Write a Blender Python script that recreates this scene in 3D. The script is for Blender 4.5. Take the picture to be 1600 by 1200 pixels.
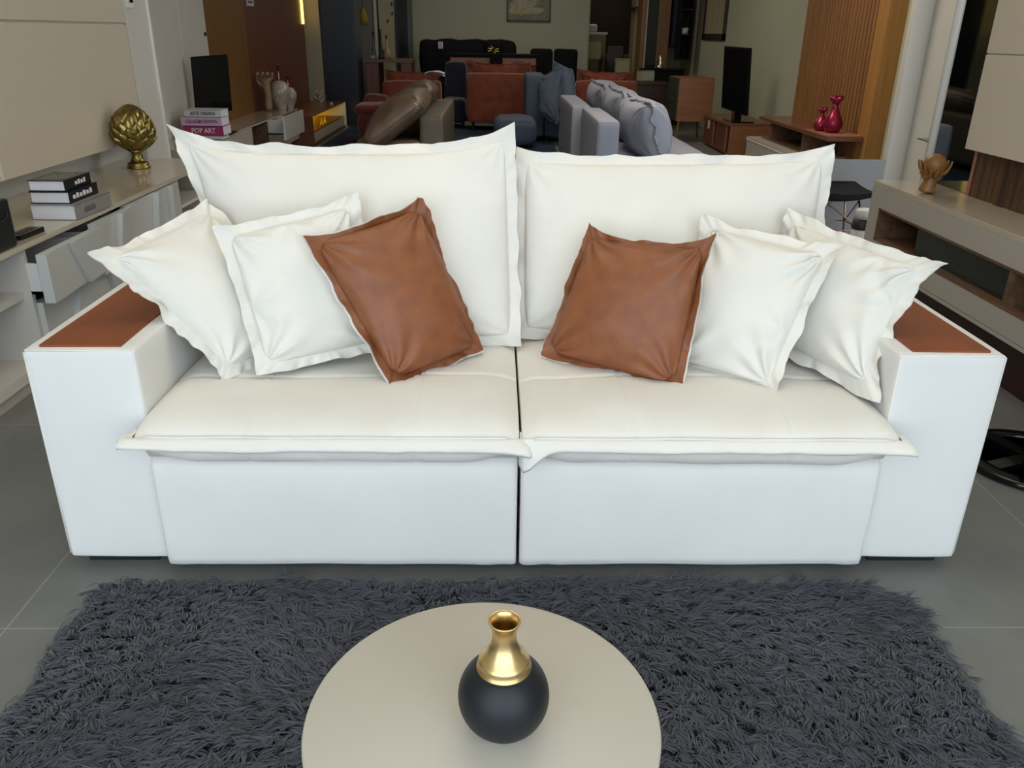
import bpy, bmesh, math, random
import numpy as np
from mathutils import Vector, Matrix, noise

# ---------------------------------------------------------------- camera, sky, light, exposure
SC = bpy.context.scene
COL = SC.collection
for o in list(bpy.data.objects):
    bpy.data.objects.remove(o)
cam_d = bpy.data.cameras.new('camera')
cam_d.sensor_width = 36.0
cam_d.lens = 28.55
cam_d.clip_end = 200
cam = bpy.data.objects.new('camera', cam_d)
cam.location = (-0.06934, -1.98812, 1.44888)
cam.rotation_euler = (1.16333, -0.01343, -0.01758)
COL.objects.link(cam)
SC.camera = cam

world = bpy.data.worlds.new('sky')
SC.world = world
world.use_nodes = True
_bg = world.node_tree.nodes['Background']
_bg.inputs['Color'].default_value = (0.76, 0.87, 1.0, 1)
_bg.inputs['Strength'].default_value = 3.4

SC.view_settings.view_transform = 'Standard'
SC.view_settings.look = 'None'
SC.view_settings.gamma = 1.0
SC.view_settings.use_curve_mapping = False
SC.view_settings.exposure = 0.04


def area_light(name, loc, size, power, color, rot=(0, 0, 0)):
    d = bpy.data.lights.new(name, 'AREA')
    d.shape = 'RECTANGLE'
    d.size, d.size_y = size
    d.energy = power
    d.color = color
    o = bpy.data.objects.new(name, d)
    o.location = loc
    o.rotation_euler = rot
    COL.objects.link(o)
    return o


WARM = (1.0, 0.91, 0.77)
area_light('ceiling_panel_light', (0.0, 0.6, 3.22), (3.2, 1.6), 30, WARM)
area_light('ceiling_panel_light', (1.4, 5.5, 3.22), (2.4, 1.0), 62, WARM)
area_light('ceiling_panel_light', (1.0, 9.5, 3.22), (2.6, 1.0), 31, WARM)
area_light('ceiling_panel_light', (0.3, 13.2, 3.22), (3.0, 0.8), 23, WARM)
area_light('ceiling_panel_light', (2.4, 17.4, 2.9), (0.8, 0.8), 6, (1.0, 0.8, 0.55))


# ---------------------------------------------------------------- materials
def lin(c):
    if isinstance(c, str):
        c = [int(c[i:i + 2], 16) / 255 for i in (0, 2, 4)]
    return tuple(((v / 12.92) if v <= 0.04045 else ((v + 0.055) / 1.055) ** 2.4) for v in c)


def mat(name, color, rough=0.6, metal=0.0, var=0.0, vscale=6.0, bump=0.0, bscale=200.0, stretch=(1, 1, 1),
        sheen=0.0, coat=0.0, spec=0.5, color2=None, detail=4.0):
    m = bpy.data.materials.new(name)
    m.use_nodes = True
    nt = m.node_tree
    b = nt.nodes['Principled BSDF']
    c = lin(color)
    b.inputs['Base Color'].default_value = (*c, 1)
    b.inputs['Roughness'].default_value = rough
    b.inputs['Metallic'].default_value = metal
    b.inputs['Specular IOR Level'].default_value = spec
    b.inputs['Sheen Weight'].default_value = sheen
    b.inputs['Coat Weight'].default_value = coat
    if coat:
        b.inputs['Coat Roughness'].default_value = 0.08
    if var or bump or color2:
        tc = nt.nodes.new('ShaderNodeTexCoord')
        mp = nt.nodes.new('ShaderNodeMapping')
        mp.inputs['Scale'].default_value = stretch
        nt.links.new(tc.outputs['Object'], mp.inputs['Vector'])
    if var or color2:
        n = nt.nodes.new('ShaderNodeTexNoise')
        n.inputs['Scale'].default_value = vscale
        n.inputs['Detail'].default_value = detail
        nt.links.new(mp.outputs['Vector'], n.inputs['Vector'])
        r = nt.nodes.new('ShaderNodeValToRGB')
        r.color_ramp.elements[0].position = 0.32
        r.color_ramp.elements[1].position = 0.68
        c2 = lin(color2) if color2 else tuple(v * (1 - var) for v in c)
        r.color_ramp.elements[0].color = (*c2, 1)
        r.color_ramp.elements[1].color = (*(c if color2 else tuple(min(1, v * (1 + var)) for v in c)), 1)
        nt.links.new(n.outputs['Fac'], r.inputs['Fac'])
        nt.links.new(r.outputs['Color'], b.inputs['Base Color'])
    if bump:
        n2 = nt.nodes.new('ShaderNodeTexNoise')
        n2.inputs['Scale'].default_value = bscale
        n2.inputs['Detail'].default_value = 3
        nt.links.new(mp.outputs['Vector'], n2.inputs['Vector'])
        bp = nt.nodes.new('ShaderNodeBump')
        bp.inputs['Strength'].default_value = bump
        bp.inputs['Distance'].default_value = 0.004
        nt.links.new(n2.outputs['Fac'], bp.inputs['Height'])
        nt.links.new(bp.outputs['Normal'], b.inputs['Normal'])
    return m


def emis(name, color, strength):
    m = mat(name, color, 0.5)
    b = m.node_tree.nodes['Principled BSDF']
    b.inputs['Emission Color'].default_value = (*lin(color), 1)
    b.inputs['Emission Strength'].default_value = strength
    return m


def glass(name, color, rough=0.02):
    m = mat(name, color, rough)
    b = m.node_tree.nodes['Principled BSDF']
    b.inputs['Transmission Weight'].default_value = 1.0
    b.inputs['IOR'].default_value = 1.45
    return m


def wood(name, c1, c2, rough=0.4, axis=2, scale=7.0, coat=0.0, bands=0.05):
    st = [1, 1, 1]
    st[axis] = bands
    return mat(name, c1, rough, vscale=scale * 4, stretch=tuple(st), color2=c2, bump=0.06, bscale=60, coat=coat, detail=6)


def tile_mat(name, c, c2, joint):
    m = mat(name, c, 0.42, spec=0.45)
    nt = m.node_tree
    b = nt.nodes['Principled BSDF']
    tc = nt.nodes.new('ShaderNodeTexCoord')
    mp = nt.nodes.new('ShaderNodeMapping')
    mp.inputs['Location'].default_value = (1.345, 0.266, 0)
    nt.links.new(tc.outputs['Object'], mp.inputs['Vector'])
    br = nt.nodes.new('ShaderNodeTexBrick')
    br.offset = 0.0
    br.inputs['Scale'].default_value = 1.0
    br.inputs['Brick Width'].default_value = 3.0
    br.inputs['Row Height'].default_value = 1.2
    br.inputs['Mortar Size'].default_value = 0.0025
    br.inputs['Mortar'].default_value = (*lin(joint), 1)
    n = nt.nodes.new('ShaderNodeTexNoise')
    n.inputs['Scale'].default_value = 2.2
    n.inputs['Detail'].default_value = 9
    n.inputs['Roughness'].default_value = 0.65
    nt.links.new(tc.outputs['Object'], n.inputs['Vector'])
    r = nt.nodes.new('ShaderNodeValToRGB')
    r.color_ramp.elements[0].position = 0.3
    r.color_ramp.elements[1].position = 0.7
    r.color_ramp.elements[0].color = (*lin(c2), 1)
    r.color_ramp.elements[1].color = (*lin(c), 1)
    nt.links.new(n.outputs['Fac'], r.inputs['Fac'])
    nt.links.new(r.outputs['Color'], br.inputs['Color1'])
    nt.links.new(r.outputs['Color'], br.inputs['Color2'])
    nt.links.new(mp.outputs['Vector'], br.inputs['Vector'])
    nt.links.new(br.outputs['Color'], b.inputs['Base Color'])
    return m


M = {}
M['fabric'] = mat('white_linen', 'E0DCD1', 0.9, var=0.025, vscale=5, bump=0.12, bscale=420, sheen=0.15, stretch=(1, 1, 1), spec=0.2)
M['fabric_arm'] = mat('white_linen_smooth', 'DEDCD6', 0.85, var=0.02, vscale=4, bump=0.08, bscale=380, sheen=0.1, spec=0.25)
M['leather'] = mat('brown_leather', '8B5330', 0.5, vscale=21, color2='7D4A2D', bump=0.1, bscale=150, spec=0.4)
M['inset'] = mat('brown_inset_wood', '8A4A27', 0.38, vscale=14, color2='7A4022', stretch=(1, .12, 1), spec=0.25)
M['floor'] = tile_mat('grey_tile', '797973', '696965', '8E8E88')
M['foot'] = mat('black_plastic', '1A1D22', 0.5)
M['gap'] = mat('dark_lining', '14161C', 0.9)
M['rugb'] = mat('rug_backing', '202024', 0.95)
M['rug'] = mat('charcoal_shag', '53545A', 0.9, vscale=3.0, color2='45464B', sheen=0.2, spec=0.2)
M['table'] = mat('beige_lacquer', 'BBB3A3', 0.38, spec=0.4)
M['vblack'] = mat('matte_black_ceramic', '15171B', 0.45, spec=0.35, var=0.1, vscale=12)
M['gold'] = mat('brushed_gold', 'D8B981', 0.3, metal=1.0, var=0.06, vscale=30, bump=0.05, bscale=40)
M['oldgold'] = mat('aged_gold', 'A39256', 0.3, metal=1.0, vscale=30, color2='756637', bump=0.12, bscale=60)
M['wall'] = mat('grey_green_paint', 'A9A992', 0.85, var=0.02, vscale=2)
M['wallw'] = mat('white_paint', 'B9B6AC', 0.8, var=0.02, vscale=2)
M['ceil'] = mat('ceiling_paint', 'E4DCCB', 0.9)
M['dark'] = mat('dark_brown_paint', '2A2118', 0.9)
M['gloss'] = mat('taupe_gloss_lacquer', 'BDB29E', 0.14, spec=0.6, coat=0.4)
M['taupe'] = mat('taupe_lacquer', 'C9BEAA', 0.32, spec=0.5)
M['taupe2'] = mat('taupe_grey_lacquer', 'B3ABA0', 0.35, spec=0.5)
M['offw'] = mat('off_white_lacquer', 'CBC6BC', 0.35, spec=0.5)
M['facet'] = mat('grey_facet_lacquer', 'C2C3BE', 0.3, spec=0.5)
M['white'] = mat('white_lacquer', 'DAD9D4', 0.35)
M['black'] = mat('black_fabric', '0C0D10', 0.8, spec=0.2)
M['blackg'] = mat('black_gloss', '08090B', 0.12, spec=0.5)
M['screen'] = mat('tv_screen', '07080C', 0.2, spec=0.3)
M['blackbox'] = mat('black_box_plastic', '0D1117', 0.35)
M['page'] = mat('book_pages', 'D9D9DC', 0.8, var=0.05, vscale=8, stretch=(1, 1, 40))
M['bookk'] = mat('black_book_cover', '14161C', 0.35)
M['bookg'] = mat('grey_book_cover', '8E8A86', 0.5)
M['bookp'] = mat('lilac_book_cover', 'C9A8C6', 0.5)
M['bookm'] = mat('magenta_book_cover', '9E2C62', 0.5)
M['bookw'] = mat('white_book_cover', 'C9CCCF', 0.5)
M['ink'] = mat('dark_ink', '22243A', 0.6)
M['inkw'] = mat('white_ink', 'E6DDE2', 0.6)
M['print'] = mat('cover_print', '8A8478', 0.5, vscale=60, color2='2A2A2C')
M['oak'] = wood('honey_oak', '7F5827', '6B4820', 0.4)
M['walnut'] = wood('red_walnut', '6E4028', '5C341F', 0.4)
M['walnuty'] = wood('walnut_lengthwise', '7D4E34', '6A4029', 0.3, axis=1, coat=0.15)
M['walnutx'] = wood('walnut_end', '915E3C', '7F5034', 0.4, axis=0)
M['slat'] = wood('slat_wood', '986A3E', '835A35', 0.45)
M['post'] = wood('honey_oak_post', 'AA783E', '956934', 0.4)
M['greyp'] = mat('grey_partition', '716D69', 0.7)
M['slatback'] = mat('slat_groove', '3A2415', 0.8)
M['rustic'] = wood('rustic_dark_wood', '6A4C30', '33231A', 0.4, scale=5, bands=0.06)
M['nichew'] = wood('niche_wood', '775A41', '5A4230', 0.45, axis=1)
M['navy'] = mat('navy_lacquer', '20242F', 0.3, spec=0.5)
M['navyrug'] = mat('navy_rug_pile', '1A2F48', 0.9, vscale=4, color2='14243A')
M['navyf'] = mat('navy_velvet', '0F1930', 0.85, vscale=5, color2='0B1324', sheen=0.3)
M['sofab'] = mat('taupe_leather', '7A6654', 0.33, vscale=5, color2='6A5747', bump=0.12, bscale=30, spec=0.5)
M['sofabf'] = mat('taupe_leather_frame', '6A5F52', 0.5, vscale=5, color2='5E5448', bump=0.08, bscale=40)
M['greyf'] = mat('light_grey_fabric', '9FA1AE', 0.9, vscale=220, color2='8A8C98', bump=0.15, bscale=300)
M['dgreyf'] = mat('slate_fabric', '4E596B', 0.9, vscale=200, color2='434D5D', bump=0.15, bscale=300)
M['orange'] = mat('burnt_orange_velvet', '80391F', 0.8, vscale=8, color2='642A17', sheen=0.3)
M['red'] = mat('rust_red_velvet', '68251D', 0.8, vscale=8, color2='561E17', sheen=0.3)
M['crim'] = mat('crimson_metallic', '8E1238', 0.28, metal=0.6, coat=0.4)
M['pearl'] = mat('pearl_ceramic', 'B9AEA2', 0.3, vscale=14, color2='978C82', coat=0.3)
M['handw'] = mat('pale_wood', '9B8169', 0.5, vscale=10, color2='8A715B')
M['handb'] = mat('tan_carved_wood', '8F6636', 0.4, vscale=9, color2='7A5429', spec=0.45)
M['glowy'] = emis('led_yellow', 'FFC21A', 2.0)
M['ledb'] = emis('led_strip', 'FFD46A', 3.0)
M['glassy'] = mat('amber_glass_ball', 'E8C220', 0.08, spec=0.8, coat=0.5)
M['mirror'] = mat('smoked_mirror', '6F7673', 0.03, metal=1.0)
M['glassd'] = mat('smoked_glass', '1E2624', 0.08, spec=0.6)
M['glass'] = glass('clear_glass', 'DDE8E4')
M['chrome'] = mat('chrome', 'C9CACB', 0.12, metal=1.0)
M['copper'] = mat('copper_wire', '8C6A58', 0.3, metal=0.9)
M['rosewood'] = mat('dark_rosewood', '3B1E1A', 0.45, vscale=9, color2='2C1512')
M['green'] = mat('dark_leaf', '2E3A22', 0.6, vscale=20, color2='1E2817')
M['sand'] = mat('sand_ceramic', '968A62', 0.6)
M['pink'] = mat('pinkish_oak', '9C6650', 0.5)
M['cream'] = mat('cream_paint', '9A9378', 0.7)
M['paint'] = mat('painting_ground', '8C8672', 0.8, vscale=9, color2='6E6A5A')
M['petal'] = mat('painting_petal', 'B5AE96', 0.8, vscale=14, color2='938C74')
M['petalc'] = mat('painting_centre', 'A7A05C', 0.8)
M['yellow'] = mat('yellow_silk', '86781C', 0.7)


# ---------------------------------------------------------------- scene helpers
def T(name, label, cat, loc=(0, 0, 0), rz=0.0, group=None):
    o = bpy.data.objects.new(name, None)
    o.empty_display_size = 0.1
    o.location = loc
    o.rotation_euler = (0, 0, rz)
    o['label'] = label
    o['category'] = cat
    if group:
        o['group'] = group
    COL.objects.link(o)
    return o


def tag(o, label, cat, group=None):
    o['label'] = label
    o['category'] = cat
    if group:
        o['group'] = group
    return o


def wloc(o):
    v = Vector((0, 0, 0))
    while o is not None:
        v += o.location
        o = o.parent
    return v


def link_mesh(name, me, m, parent=None, local=False, smooth=False, label=None):
    o = bpy.data.objects.new(name, me)
    mats = m if isinstance(m, (list, tuple)) else [m]
    for k in mats:
        me.materials.append(k)
    if parent is not None:
        if not local:
            me.transform(Matrix.Translation(-wloc(parent)))
        o.parent = parent
    COL.objects.link(o)
    if smooth:
        me.polygons.foreach_set('use_smooth', [True] * len(me.polygons))
    if label:
        o['label'] = label
    return o


class MB:
    def __init__(s):
        s.bm = bmesh.new()

    def box(s, x0, x1, y0, y1, z0, z1, bev=0.0, seg=2, rot=None, mi=0):
        r = bmesh.ops.create_cube(s.bm, size=1.0)
        vs = r['verts']
        for v in vs:
            v.co = Vector(((x0 + x1) / 2 + v.co.x * (x1 - x0), (y0 + y1) / 2 + v.co.y * (y1 - y0), (z0 + z1) / 2 + v.co.z * (z1 - z0)))
        fs = set(f for v in vs for f in v.link_faces)
        for f in fs:
            f.material_index = mi
        if bev > 0:
            es = list(set(e for v in vs for e in v.link_edges))
            b = bmesh.ops.bevel(s.bm, geom=es, offset=bev, segments=seg, affect='EDGES', profile=0.6)
            vs = list(set(b['verts']) | set(v for v in vs if v.is_valid))
        if rot is not None:
            ang, ax, piv = rot
            bmesh.ops.rotate(s.bm, verts=[v for v in vs if v.is_valid], cent=piv, matrix=Matrix.Rotation(ang, 3, ax))
        return s

    def lathe(s, prof, c, seg=32, mod=None, mi=0):
        rings = []
        for (r, z) in prof:
            ring = []
            for k in range(seg):
                a = 2 * math.pi * k / seg
                rr = r * (mod(a, z) if mod else 1)
                ring.append(s.bm.verts.new((c[0] + rr * math.cos(a), c[1] + rr * math.sin(a), c[2] + z)))
            rings.append(ring)
        for a, b in zip(rings, rings[1:]):
            for k in range(seg):
                f = s.bm.faces.new((a[k], a[(k + 1) % seg], b[(k + 1) % seg], b[k]))
                f.material_index = mi
        for ring, fl in ((rings[0], True), (rings[-1], False)):
            if prof[0 if fl else -1][0] > 1e-6:
                s.bm.faces.new(ring[::-1] if fl else ring).material_index = mi
        return s

    def tube(s, pts, r, seg=8, r1=None):
        pts = [Vector(p) for p in pts]
        n = len(pts)
        rings = []
        for i, p in enumerate(pts):
            d = (pts[min(i + 1, n - 1)] - pts[max(i - 1, 0)]).normalized()
            up = Vector((0, 0, 1)) if abs(d.z) < 0.9 else Vector((1, 0, 0))
            a = d.cross(up).normalized()
            b = d.cross(a)
            rr = r if r1 is None else r + (r1 - r) * i / (n - 1)
            rings.append([s.bm.verts.new(p + (a * math.cos(2 * math.pi * k / seg) + b * math.sin(2 * math.pi * k / seg)) * rr) for k in range(seg)])
        for a, b in zip(rings, rings[1:]):
            for k in range(seg):
                s.bm.faces.new((a[k], a[(k + 1) % seg], b[(k + 1) % seg], b[k]))
        s.bm.faces.new(rings[0][::-1])
        s.bm.faces.new(rings[-1])
        return s

    def ball(s, c, r, seg=24, sc=(1, 1, 1)):
        q = bmesh.ops.create_uvsphere(s.bm, u_segments=seg, v_segments=seg // 2, radius=r)
        for v in q['verts']:
            v.co = Vector((c[0] + v.co.x * sc[0], c[1] + v.co.y * sc[1], c[2] + v.co.z * sc[2]))
        return s

    def prism(s, poly, d):
        """extrude a 3-D polygon by vector d"""
        d = Vector(d)
        a = [s.bm.verts.new(Vector(p)) for p in poly]
        b = [s.bm.verts.new(Vector(p) + d) for p in poly]
        n = len(a)
        s.bm.faces.new(a[::-1])
        s.bm.faces.new(b)
        for k in range(n):
            s.bm.faces.new((a[k], a[(k + 1) % n], b[(k + 1) % n], b[k]))
        return s

    def grid(s, P, mi=0, flip=False, close_u=False):
        vs = [[s.bm.verts.new(p) for p in row] for row in P]
        for a, b in zip(vs, vs[1:]):
            n = len(a)
            for k in range(n if close_u else n - 1):
                q = (a[k], a[(k + 1) % n], b[(k + 1) % n], b[k])
                s.bm.faces.new(q[::-1] if flip else q).material_index = mi
        return s

    def build(s, name, m, parent=None, local=False, smooth=False, label=None, weld=0.0, recalc=True):
        if weld:
            bmesh.ops.remove_doubles(s.bm, verts=s.bm.verts, dist=weld)
        if recalc:
            bmesh.ops.recalc_face_normals(s.bm, faces=s.bm.faces)
        me = bpy.data.meshes.new(name)
        s.bm.to_mesh(me)
        s.bm.free()
        return link_mesh(name, me, m, parent, local, smooth, label)


def struct(o):
    o['kind'] = 'structure'
    return o


def skin(verts, edges, radii, sub=2, root=0):
    me = bpy.data.meshes.new('skin_tmp')
    me.from_pydata([Vector(v) for v in verts], edges, [])
    o = bpy.data.objects.new('skin_tmp', me)
    COL.objects.link(o)
    o.modifiers.new('s', 'SKIN')
    for i, v in enumerate(me.skin_vertices[0].data):
        r = radii[i]
        v.radius = (r, r) if not isinstance(r, tuple) else r
        v.use_root = (i == root)
    mm = o.modifiers.new('u', 'SUBSURF')
    mm.levels = sub
    mm.render_levels = sub
    dg = bpy.context.evaluated_depsgraph_get()
    dg.update()
    out = bpy.data.meshes.new_from_object(o.evaluated_get(dg))
    bpy.data.objects.remove(o)
    bpy.data.meshes.remove(me)
    return out


def text_mesh(txt, size, origin, xdir, ydir, depth=0.0008, fit=None):
    cu = bpy.data.curves.new('txt', 'FONT')
    cu.body = txt
    cu.size = size
    cu.extrude = depth
    cu.align_x = 'CENTER'
    cu.align_y = 'CENTER'
    cu.offset = size * 0.012
    o = bpy.data.objects.new('txt', cu)
    COL.objects.link(o)
    dg = bpy.context.evaluated_depsgraph_get()
    dg.update()
    me = bpy.data.meshes.new_from_object(o.evaluated_get(dg))
    bpy.data.objects.remove(o)
    bpy.data.curves.remove(cu)
    xd, yd = Vector(xdir).normalized(), Vector(ydir).normalized()
    zd = xd.cross(yd)
    if fit:
        xs = [v.co.x for v in me.vertices]
        k = fit / (max(xs) - min(xs))
        me.transform(Matrix.Diagonal((k, 1, 1, 1)))
    mt = Matrix((xd, yd, zd)).transposed().to_4x4()
    mt.translation = Vector(origin)
    me.transform(mt)
    return me


def nz(x, y=0.0, z=0.0):
    return noise.noise(Vector((x, y, z)))


def lerp(a, b, t):
    return a + (b - a) * t


class Pillow:
    """flanged cushion laid between four outer corners BL, BR, TR, TL (seen from the front)"""

    def __init__(s, BL, BR, TR, TL, Tf, Tb, fl, bow, seed, ruffle=0.012, curl=(0, 0, 0, 0), pw=0.5, bk=3.0,
                 wr=0.006, warp=0.01, sag=0.0, rc=0.08, ro=0.028, pinch=()):
        s.c = [Vector(q) for q in (BL, BR, TR, TL)]
        s.Tf, s.Tb, s.fl, s.bow, s.seed = Tf, Tb, fl, bow, seed
        s.ruffle, s.curl, s.pw, s.bk, s.wr, s.warp, s.sag = ruffle, curl, pw, bk, wr, warp, sag
        s.rc, s.ro, s.pinch = rc, ro, pinch
        c = s.c
        s.U = ((c[1] - c[0]) + (c[2] - c[3])).normalized()
        s.V = ((c[3] - c[0]) + (c[2] - c[1])).normalized()
        s.N = s.U.cross(s.V).normalized()
        s.W = ((c[1] - c[0]).length + (c[2] - c[3]).length) / 2
        s.H = ((c[3] - c[0]).length + (c[2] - c[1]).length) / 2
        s.fu, s.fv = fl / s.W, fl / s.H

    def P(s, u, v):
        c = s.c
        p = (c[0] * (1 - u) + c[1] * u) * (1 - v) + (c[3] * (1 - u) + c[2] * u) * v
        hu = 1 - abs(2 * u - 1) ** s.bk
        hv = 1 - abs(2 * v - 1) ** s.bk
        b, r, t, l = s.bow
        p = p + s.V * (b * hu * max(0, 1 - v) ** 1.5 - t * hu * max(0, v) ** 1.5)
        p = p + s.U * (l * hv * max(0, 1 - u) ** 1.5 - r * hv * max(0, u) ** 1.5)
        k = s.curl
        g = 3.0
        p = p + s.N * (k[0] * ((1 - u) * (1 - v)) ** g + k[1] * (u * (1 - v)) ** g + k[2] * (u * v) ** g + k[3] * ((1 - u) * v) ** g)
        q = nz(u * 1.7 + s.seed, v * 1.7, s.seed * 0.37)
        return p + s.N * (q * s.warp)

    def body(s, front, n=56):
        rows = []
        sg = 1 if front else -1
        Th = s.Tf if front else s.Tb
        for j in range(n + 1):
            b = 0.5 - 0.5 * math.cos(math.pi * j / n)
            row = []
            for i in range(n + 1):
                a = 0.5 - 0.5 * math.cos(math.pi * i / n)
                kk = 1 - s.rc * ((2 * a - 1) * (2 * b - 1)) ** 8
                u = 0.5 + (0.5 - s.fu) * (2 * a - 1) * kk
                v = 0.5 + (0.5 - s.fv) * (2 * b - 1) * kk
                pa, pb = 4 * a * (1 - a), 4 * b * (1 - b)
                th = (pa * pb) ** s.pw
                if s.sag:
                    th *= 1 + s.sag * (0.5 - b) * 2
                d = Th * th
                x, y = a * s.W, b * s.H
                edge = min(a * s.W, (1 - a) * s.W, b * s.H, (1 - b) * s.H)
                # soft folds that run from the corners and puckers along the seam
                w = 0.0
                for ci, (ca, cb) in enumerate(((0, 0), (1, 0), (1, 1), (0, 1))):
                    dx, dy = (a - ca) * s.W, (b - cb) * s.H
                    rr = math.hypot(dx, dy)
                    if rr > 1e-4:
                        ph = math.atan2(abs(dy), abs(dx))
                        w += s.wr * math.sin(ph * 11 + s.seed * 3 + ci * 1.9 + 2 * nz(rr * 6, ci, s.seed)) * math.exp(-(rr / 0.16) ** 2) * min(1, rr / 0.05)
                for ci, (ca, cb, am) in enumerate(s.pinch):
                    dx, dy = (a - ca) * s.W, (b - cb) * s.H
                    rr = math.hypot(dx, dy)
                    if rr > 1e-4:
                        ph = math.atan2(dy, dx)
                        w += am * math.sin(ph * 6 + s.seed + ci + 1.5 * nz(rr * 7, ci, s.seed)) * math.exp(-(rr / 0.13) ** 2) * min(1, rr / 0.035)
                al = (x + y) if edge in (a * s.W, (1 - a) * s.W) else (x - y)
                w += s.wr * 0.55 * nz(al * 26, s.seed * 2.1, sg) * math.exp(-edge / 0.03) * min(1, edge / 0.006)
                w += s.wr * 1.1 * nz(x * 5 + s.seed, y * 5, 3.1 * sg) * min(1, edge / 0.05)
                p = s.P(u, v) + s.N * (sg * (d + (w if edge > 1e-5 else 0)) + sg * 0.0022)
                row.append(p)
            rows.append(row)
        return rows

    def ring(s, sg, grow=0.0, m=5, n=44, off=0.0022, off1=None):
        off1 = off if off1 is None else off1
        """flange layer: rows go outwards"""
        per = []
        for k in range(n):
            per.append((-1 + 2 * k / n, -1))
        for k in range(n):
            per.append((1, -1 + 2 * k / n))
        for k in range(n):
            per.append((1 - 2 * k / n, 1))
        for k in range(n):
            per.append((-1, 1 - 2 * k / n))
        rows = []
        for j in range(m + 1):
            t = j / m
            row = []
            for q, (qx, qy) in enumerate(per):
                e = 1 + (grow / (s.W / 2)) * t
                e *= 1 - lerp(s.rc, s.ro, t) * (qx * qy) ** 8
                u = 0.5 + 0.5 * qx * ((1 - 2 * s.fu) + 2 * s.fu * t) * e
                v = 0.5 + 0.5 * qy * ((1 - 2 * s.fv) + 2 * s.fv * t) * e
                p = s.P(u, v)
                side = q // n
                sx = (qx if side in (0, 2) else qy) * (s.W if side in (0, 2) else s.H)
                cor = max(0.0, (min(abs(qx), abs(qy)) - 0.7) / 0.3)
                amp = s.ruffle * (1 - 0.35 * cor)
                dz = amp * (2.4 * nz(sx * 6, side * 5.3 + s.seed, 0.2) + 1.2 * nz(sx * 19, side * 3.3, s.seed)) * t ** 0.8
                dv = s.fl * 0.34 * nz(sx * 7, side * 7.7 + s.seed * 1.3, 5.0) * t * (1 - cor)
                dirn = (s.V * (1 if side == 2 else -1)) if side in (0, 2) else (s.U * (1 if side == 1 else -1))
                row.append(p + s.N * (dz + sg * lerp(off, off1, t)) + dirn * dv)
            rows.append(row)
        return rows


def throw_pillow(name, label, group, corners, mats, **kw):
    BL, BR, TR, TL = corners
    pl = Pillow(BL, BR, TR, TL, **kw)
    base = (pl.c[0] + pl.c[1]) / 2
    t = T(name, label, 'pillow', base, 0, group)
    fill_pillow(pl, t, mats)
    return t


def fill_pillow(pl, t, mats, names=('cover', 'flange')):
    front, back = mats
    if front is back:
        b = MB()
        b.grid(pl.body(True))
        b.grid(pl.body(False), flip=True)
        b.build(names[0], front, t, smooth=True, recalc=False)
        f = MB()
        R1, R2 = pl.ring(1), pl.ring(-1)
        f.grid(R1, flip=True, close_u=True)
        f.grid(R2, close_u=True)
        f.grid([R1[-1], R2[-1]], flip=True, close_u=True)
        f.build(names[1], front, t, smooth=True, recalc=False)
    else:
        b = MB()
        b.grid(pl.body(True))
        b.build('front_panel', front, t, smooth=True, recalc=False)
        f = MB()
        f.grid(pl.ring(1, off=0.0022, off1=0.0075), flip=True, close_u=True)
        f.build('flange', front, t, smooth=True, recalc=False)
        k = MB()
        k.grid(pl.body(False), flip=True)
        R1, R2 = pl.ring(1, grow=0.0035, off=-0.002, off1=0.0), pl.ring(-1, grow=0.0035, off=0.0035)
        k.grid(R1, flip=True, close_u=True)
        k.grid(R2, close_u=True)
        k.grid([R1[-1], R2[-1]], flip=True, close_u=True)
        k.build('back_panel', back, t, smooth=True, recalc=False, label='white linen back with its pale edge')


# ================================================================ the setting
def wallbox(name, m, *a, label=None):
    return struct(MB().box(*a).build(name, m))


wallbox('floor', M['floor'], -4.2, 5.2, -4.6, 19.0, -0.12, 0.0)
wallbox('ceiling', M['ceil'], -4.2, 5.2, -3.1, 19.0, 3.3, 3.42)
b = MB()
DX0, DX1 = 1.774, 2.799
b.box(-4.2, DX0, 15.6, 15.75, 0, 3.3).box(DX1, 5.2, 15.6, 15.75, 0, 3.3).box(DX0, DX1, 15.6, 15.75, 2.35, 3.3)
struct(b.build('wall_back', M['wall']))
wallbox('wall_left', M['wallw'], -3.3, -3.15, 3.9, 15.6, 0, 3.3)
wallbox('wall_left_front', M['wallw'], -2.78, -2.63, -3.1, 3.9, 0, 3.3)
wallbox('wall_right', M['wall'], 3.52, 3.67, 5.0, 15.6, 0, 3.3)
wallbox('wall_right_front', M['wallw'], 2.47, 2.62, -3.1, 2.74, 0, 3.3)
# dark room behind the doorway
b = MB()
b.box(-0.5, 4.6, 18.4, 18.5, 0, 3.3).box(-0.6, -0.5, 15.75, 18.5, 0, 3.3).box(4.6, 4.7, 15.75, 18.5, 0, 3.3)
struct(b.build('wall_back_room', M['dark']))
b = MB()
b.box(DX0 - 0.02, DX0 + 0.0, 15.55, 15.78, 0, 2.37).box(DX1, DX1 + 0.05, 15.55, 15.78, 0, 2.37).box(DX0, DX1, 15.55, 15.78, 2.35, 2.4)
struct(b.build('trim_1', M['cream']))
# pillars
b = MB().box(-3.15, -2.5, 3.9, 4.28, 0, 3.3, 0.004)
struct(b.build('trim_2', M['offw']))
b = MB().box(-2.51, -2.488, 4.262, 4.29, 0, 3.3, 0.006)
struct(b.build('trim_3', M['white']))
b = MB().box(3.052, 5.2, 4.62, 4.70, 0, 3.3, 0.004)
struct(b.build('trim_4', M['offw']))
b = MB().box(3.193, 5.2, 4.2, 4.615, 0, 3.3, 0.004)
struct(b.build('trim_5', M['offw']))

# ================================================================ sofa
SW, AW = 1.297, 0.29
sofa = T('sofa', 'large white linen two-module sofa with brown wood inset armrests behind the dark shag rug', 'sofa', (0, 0.45, 0))


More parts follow.
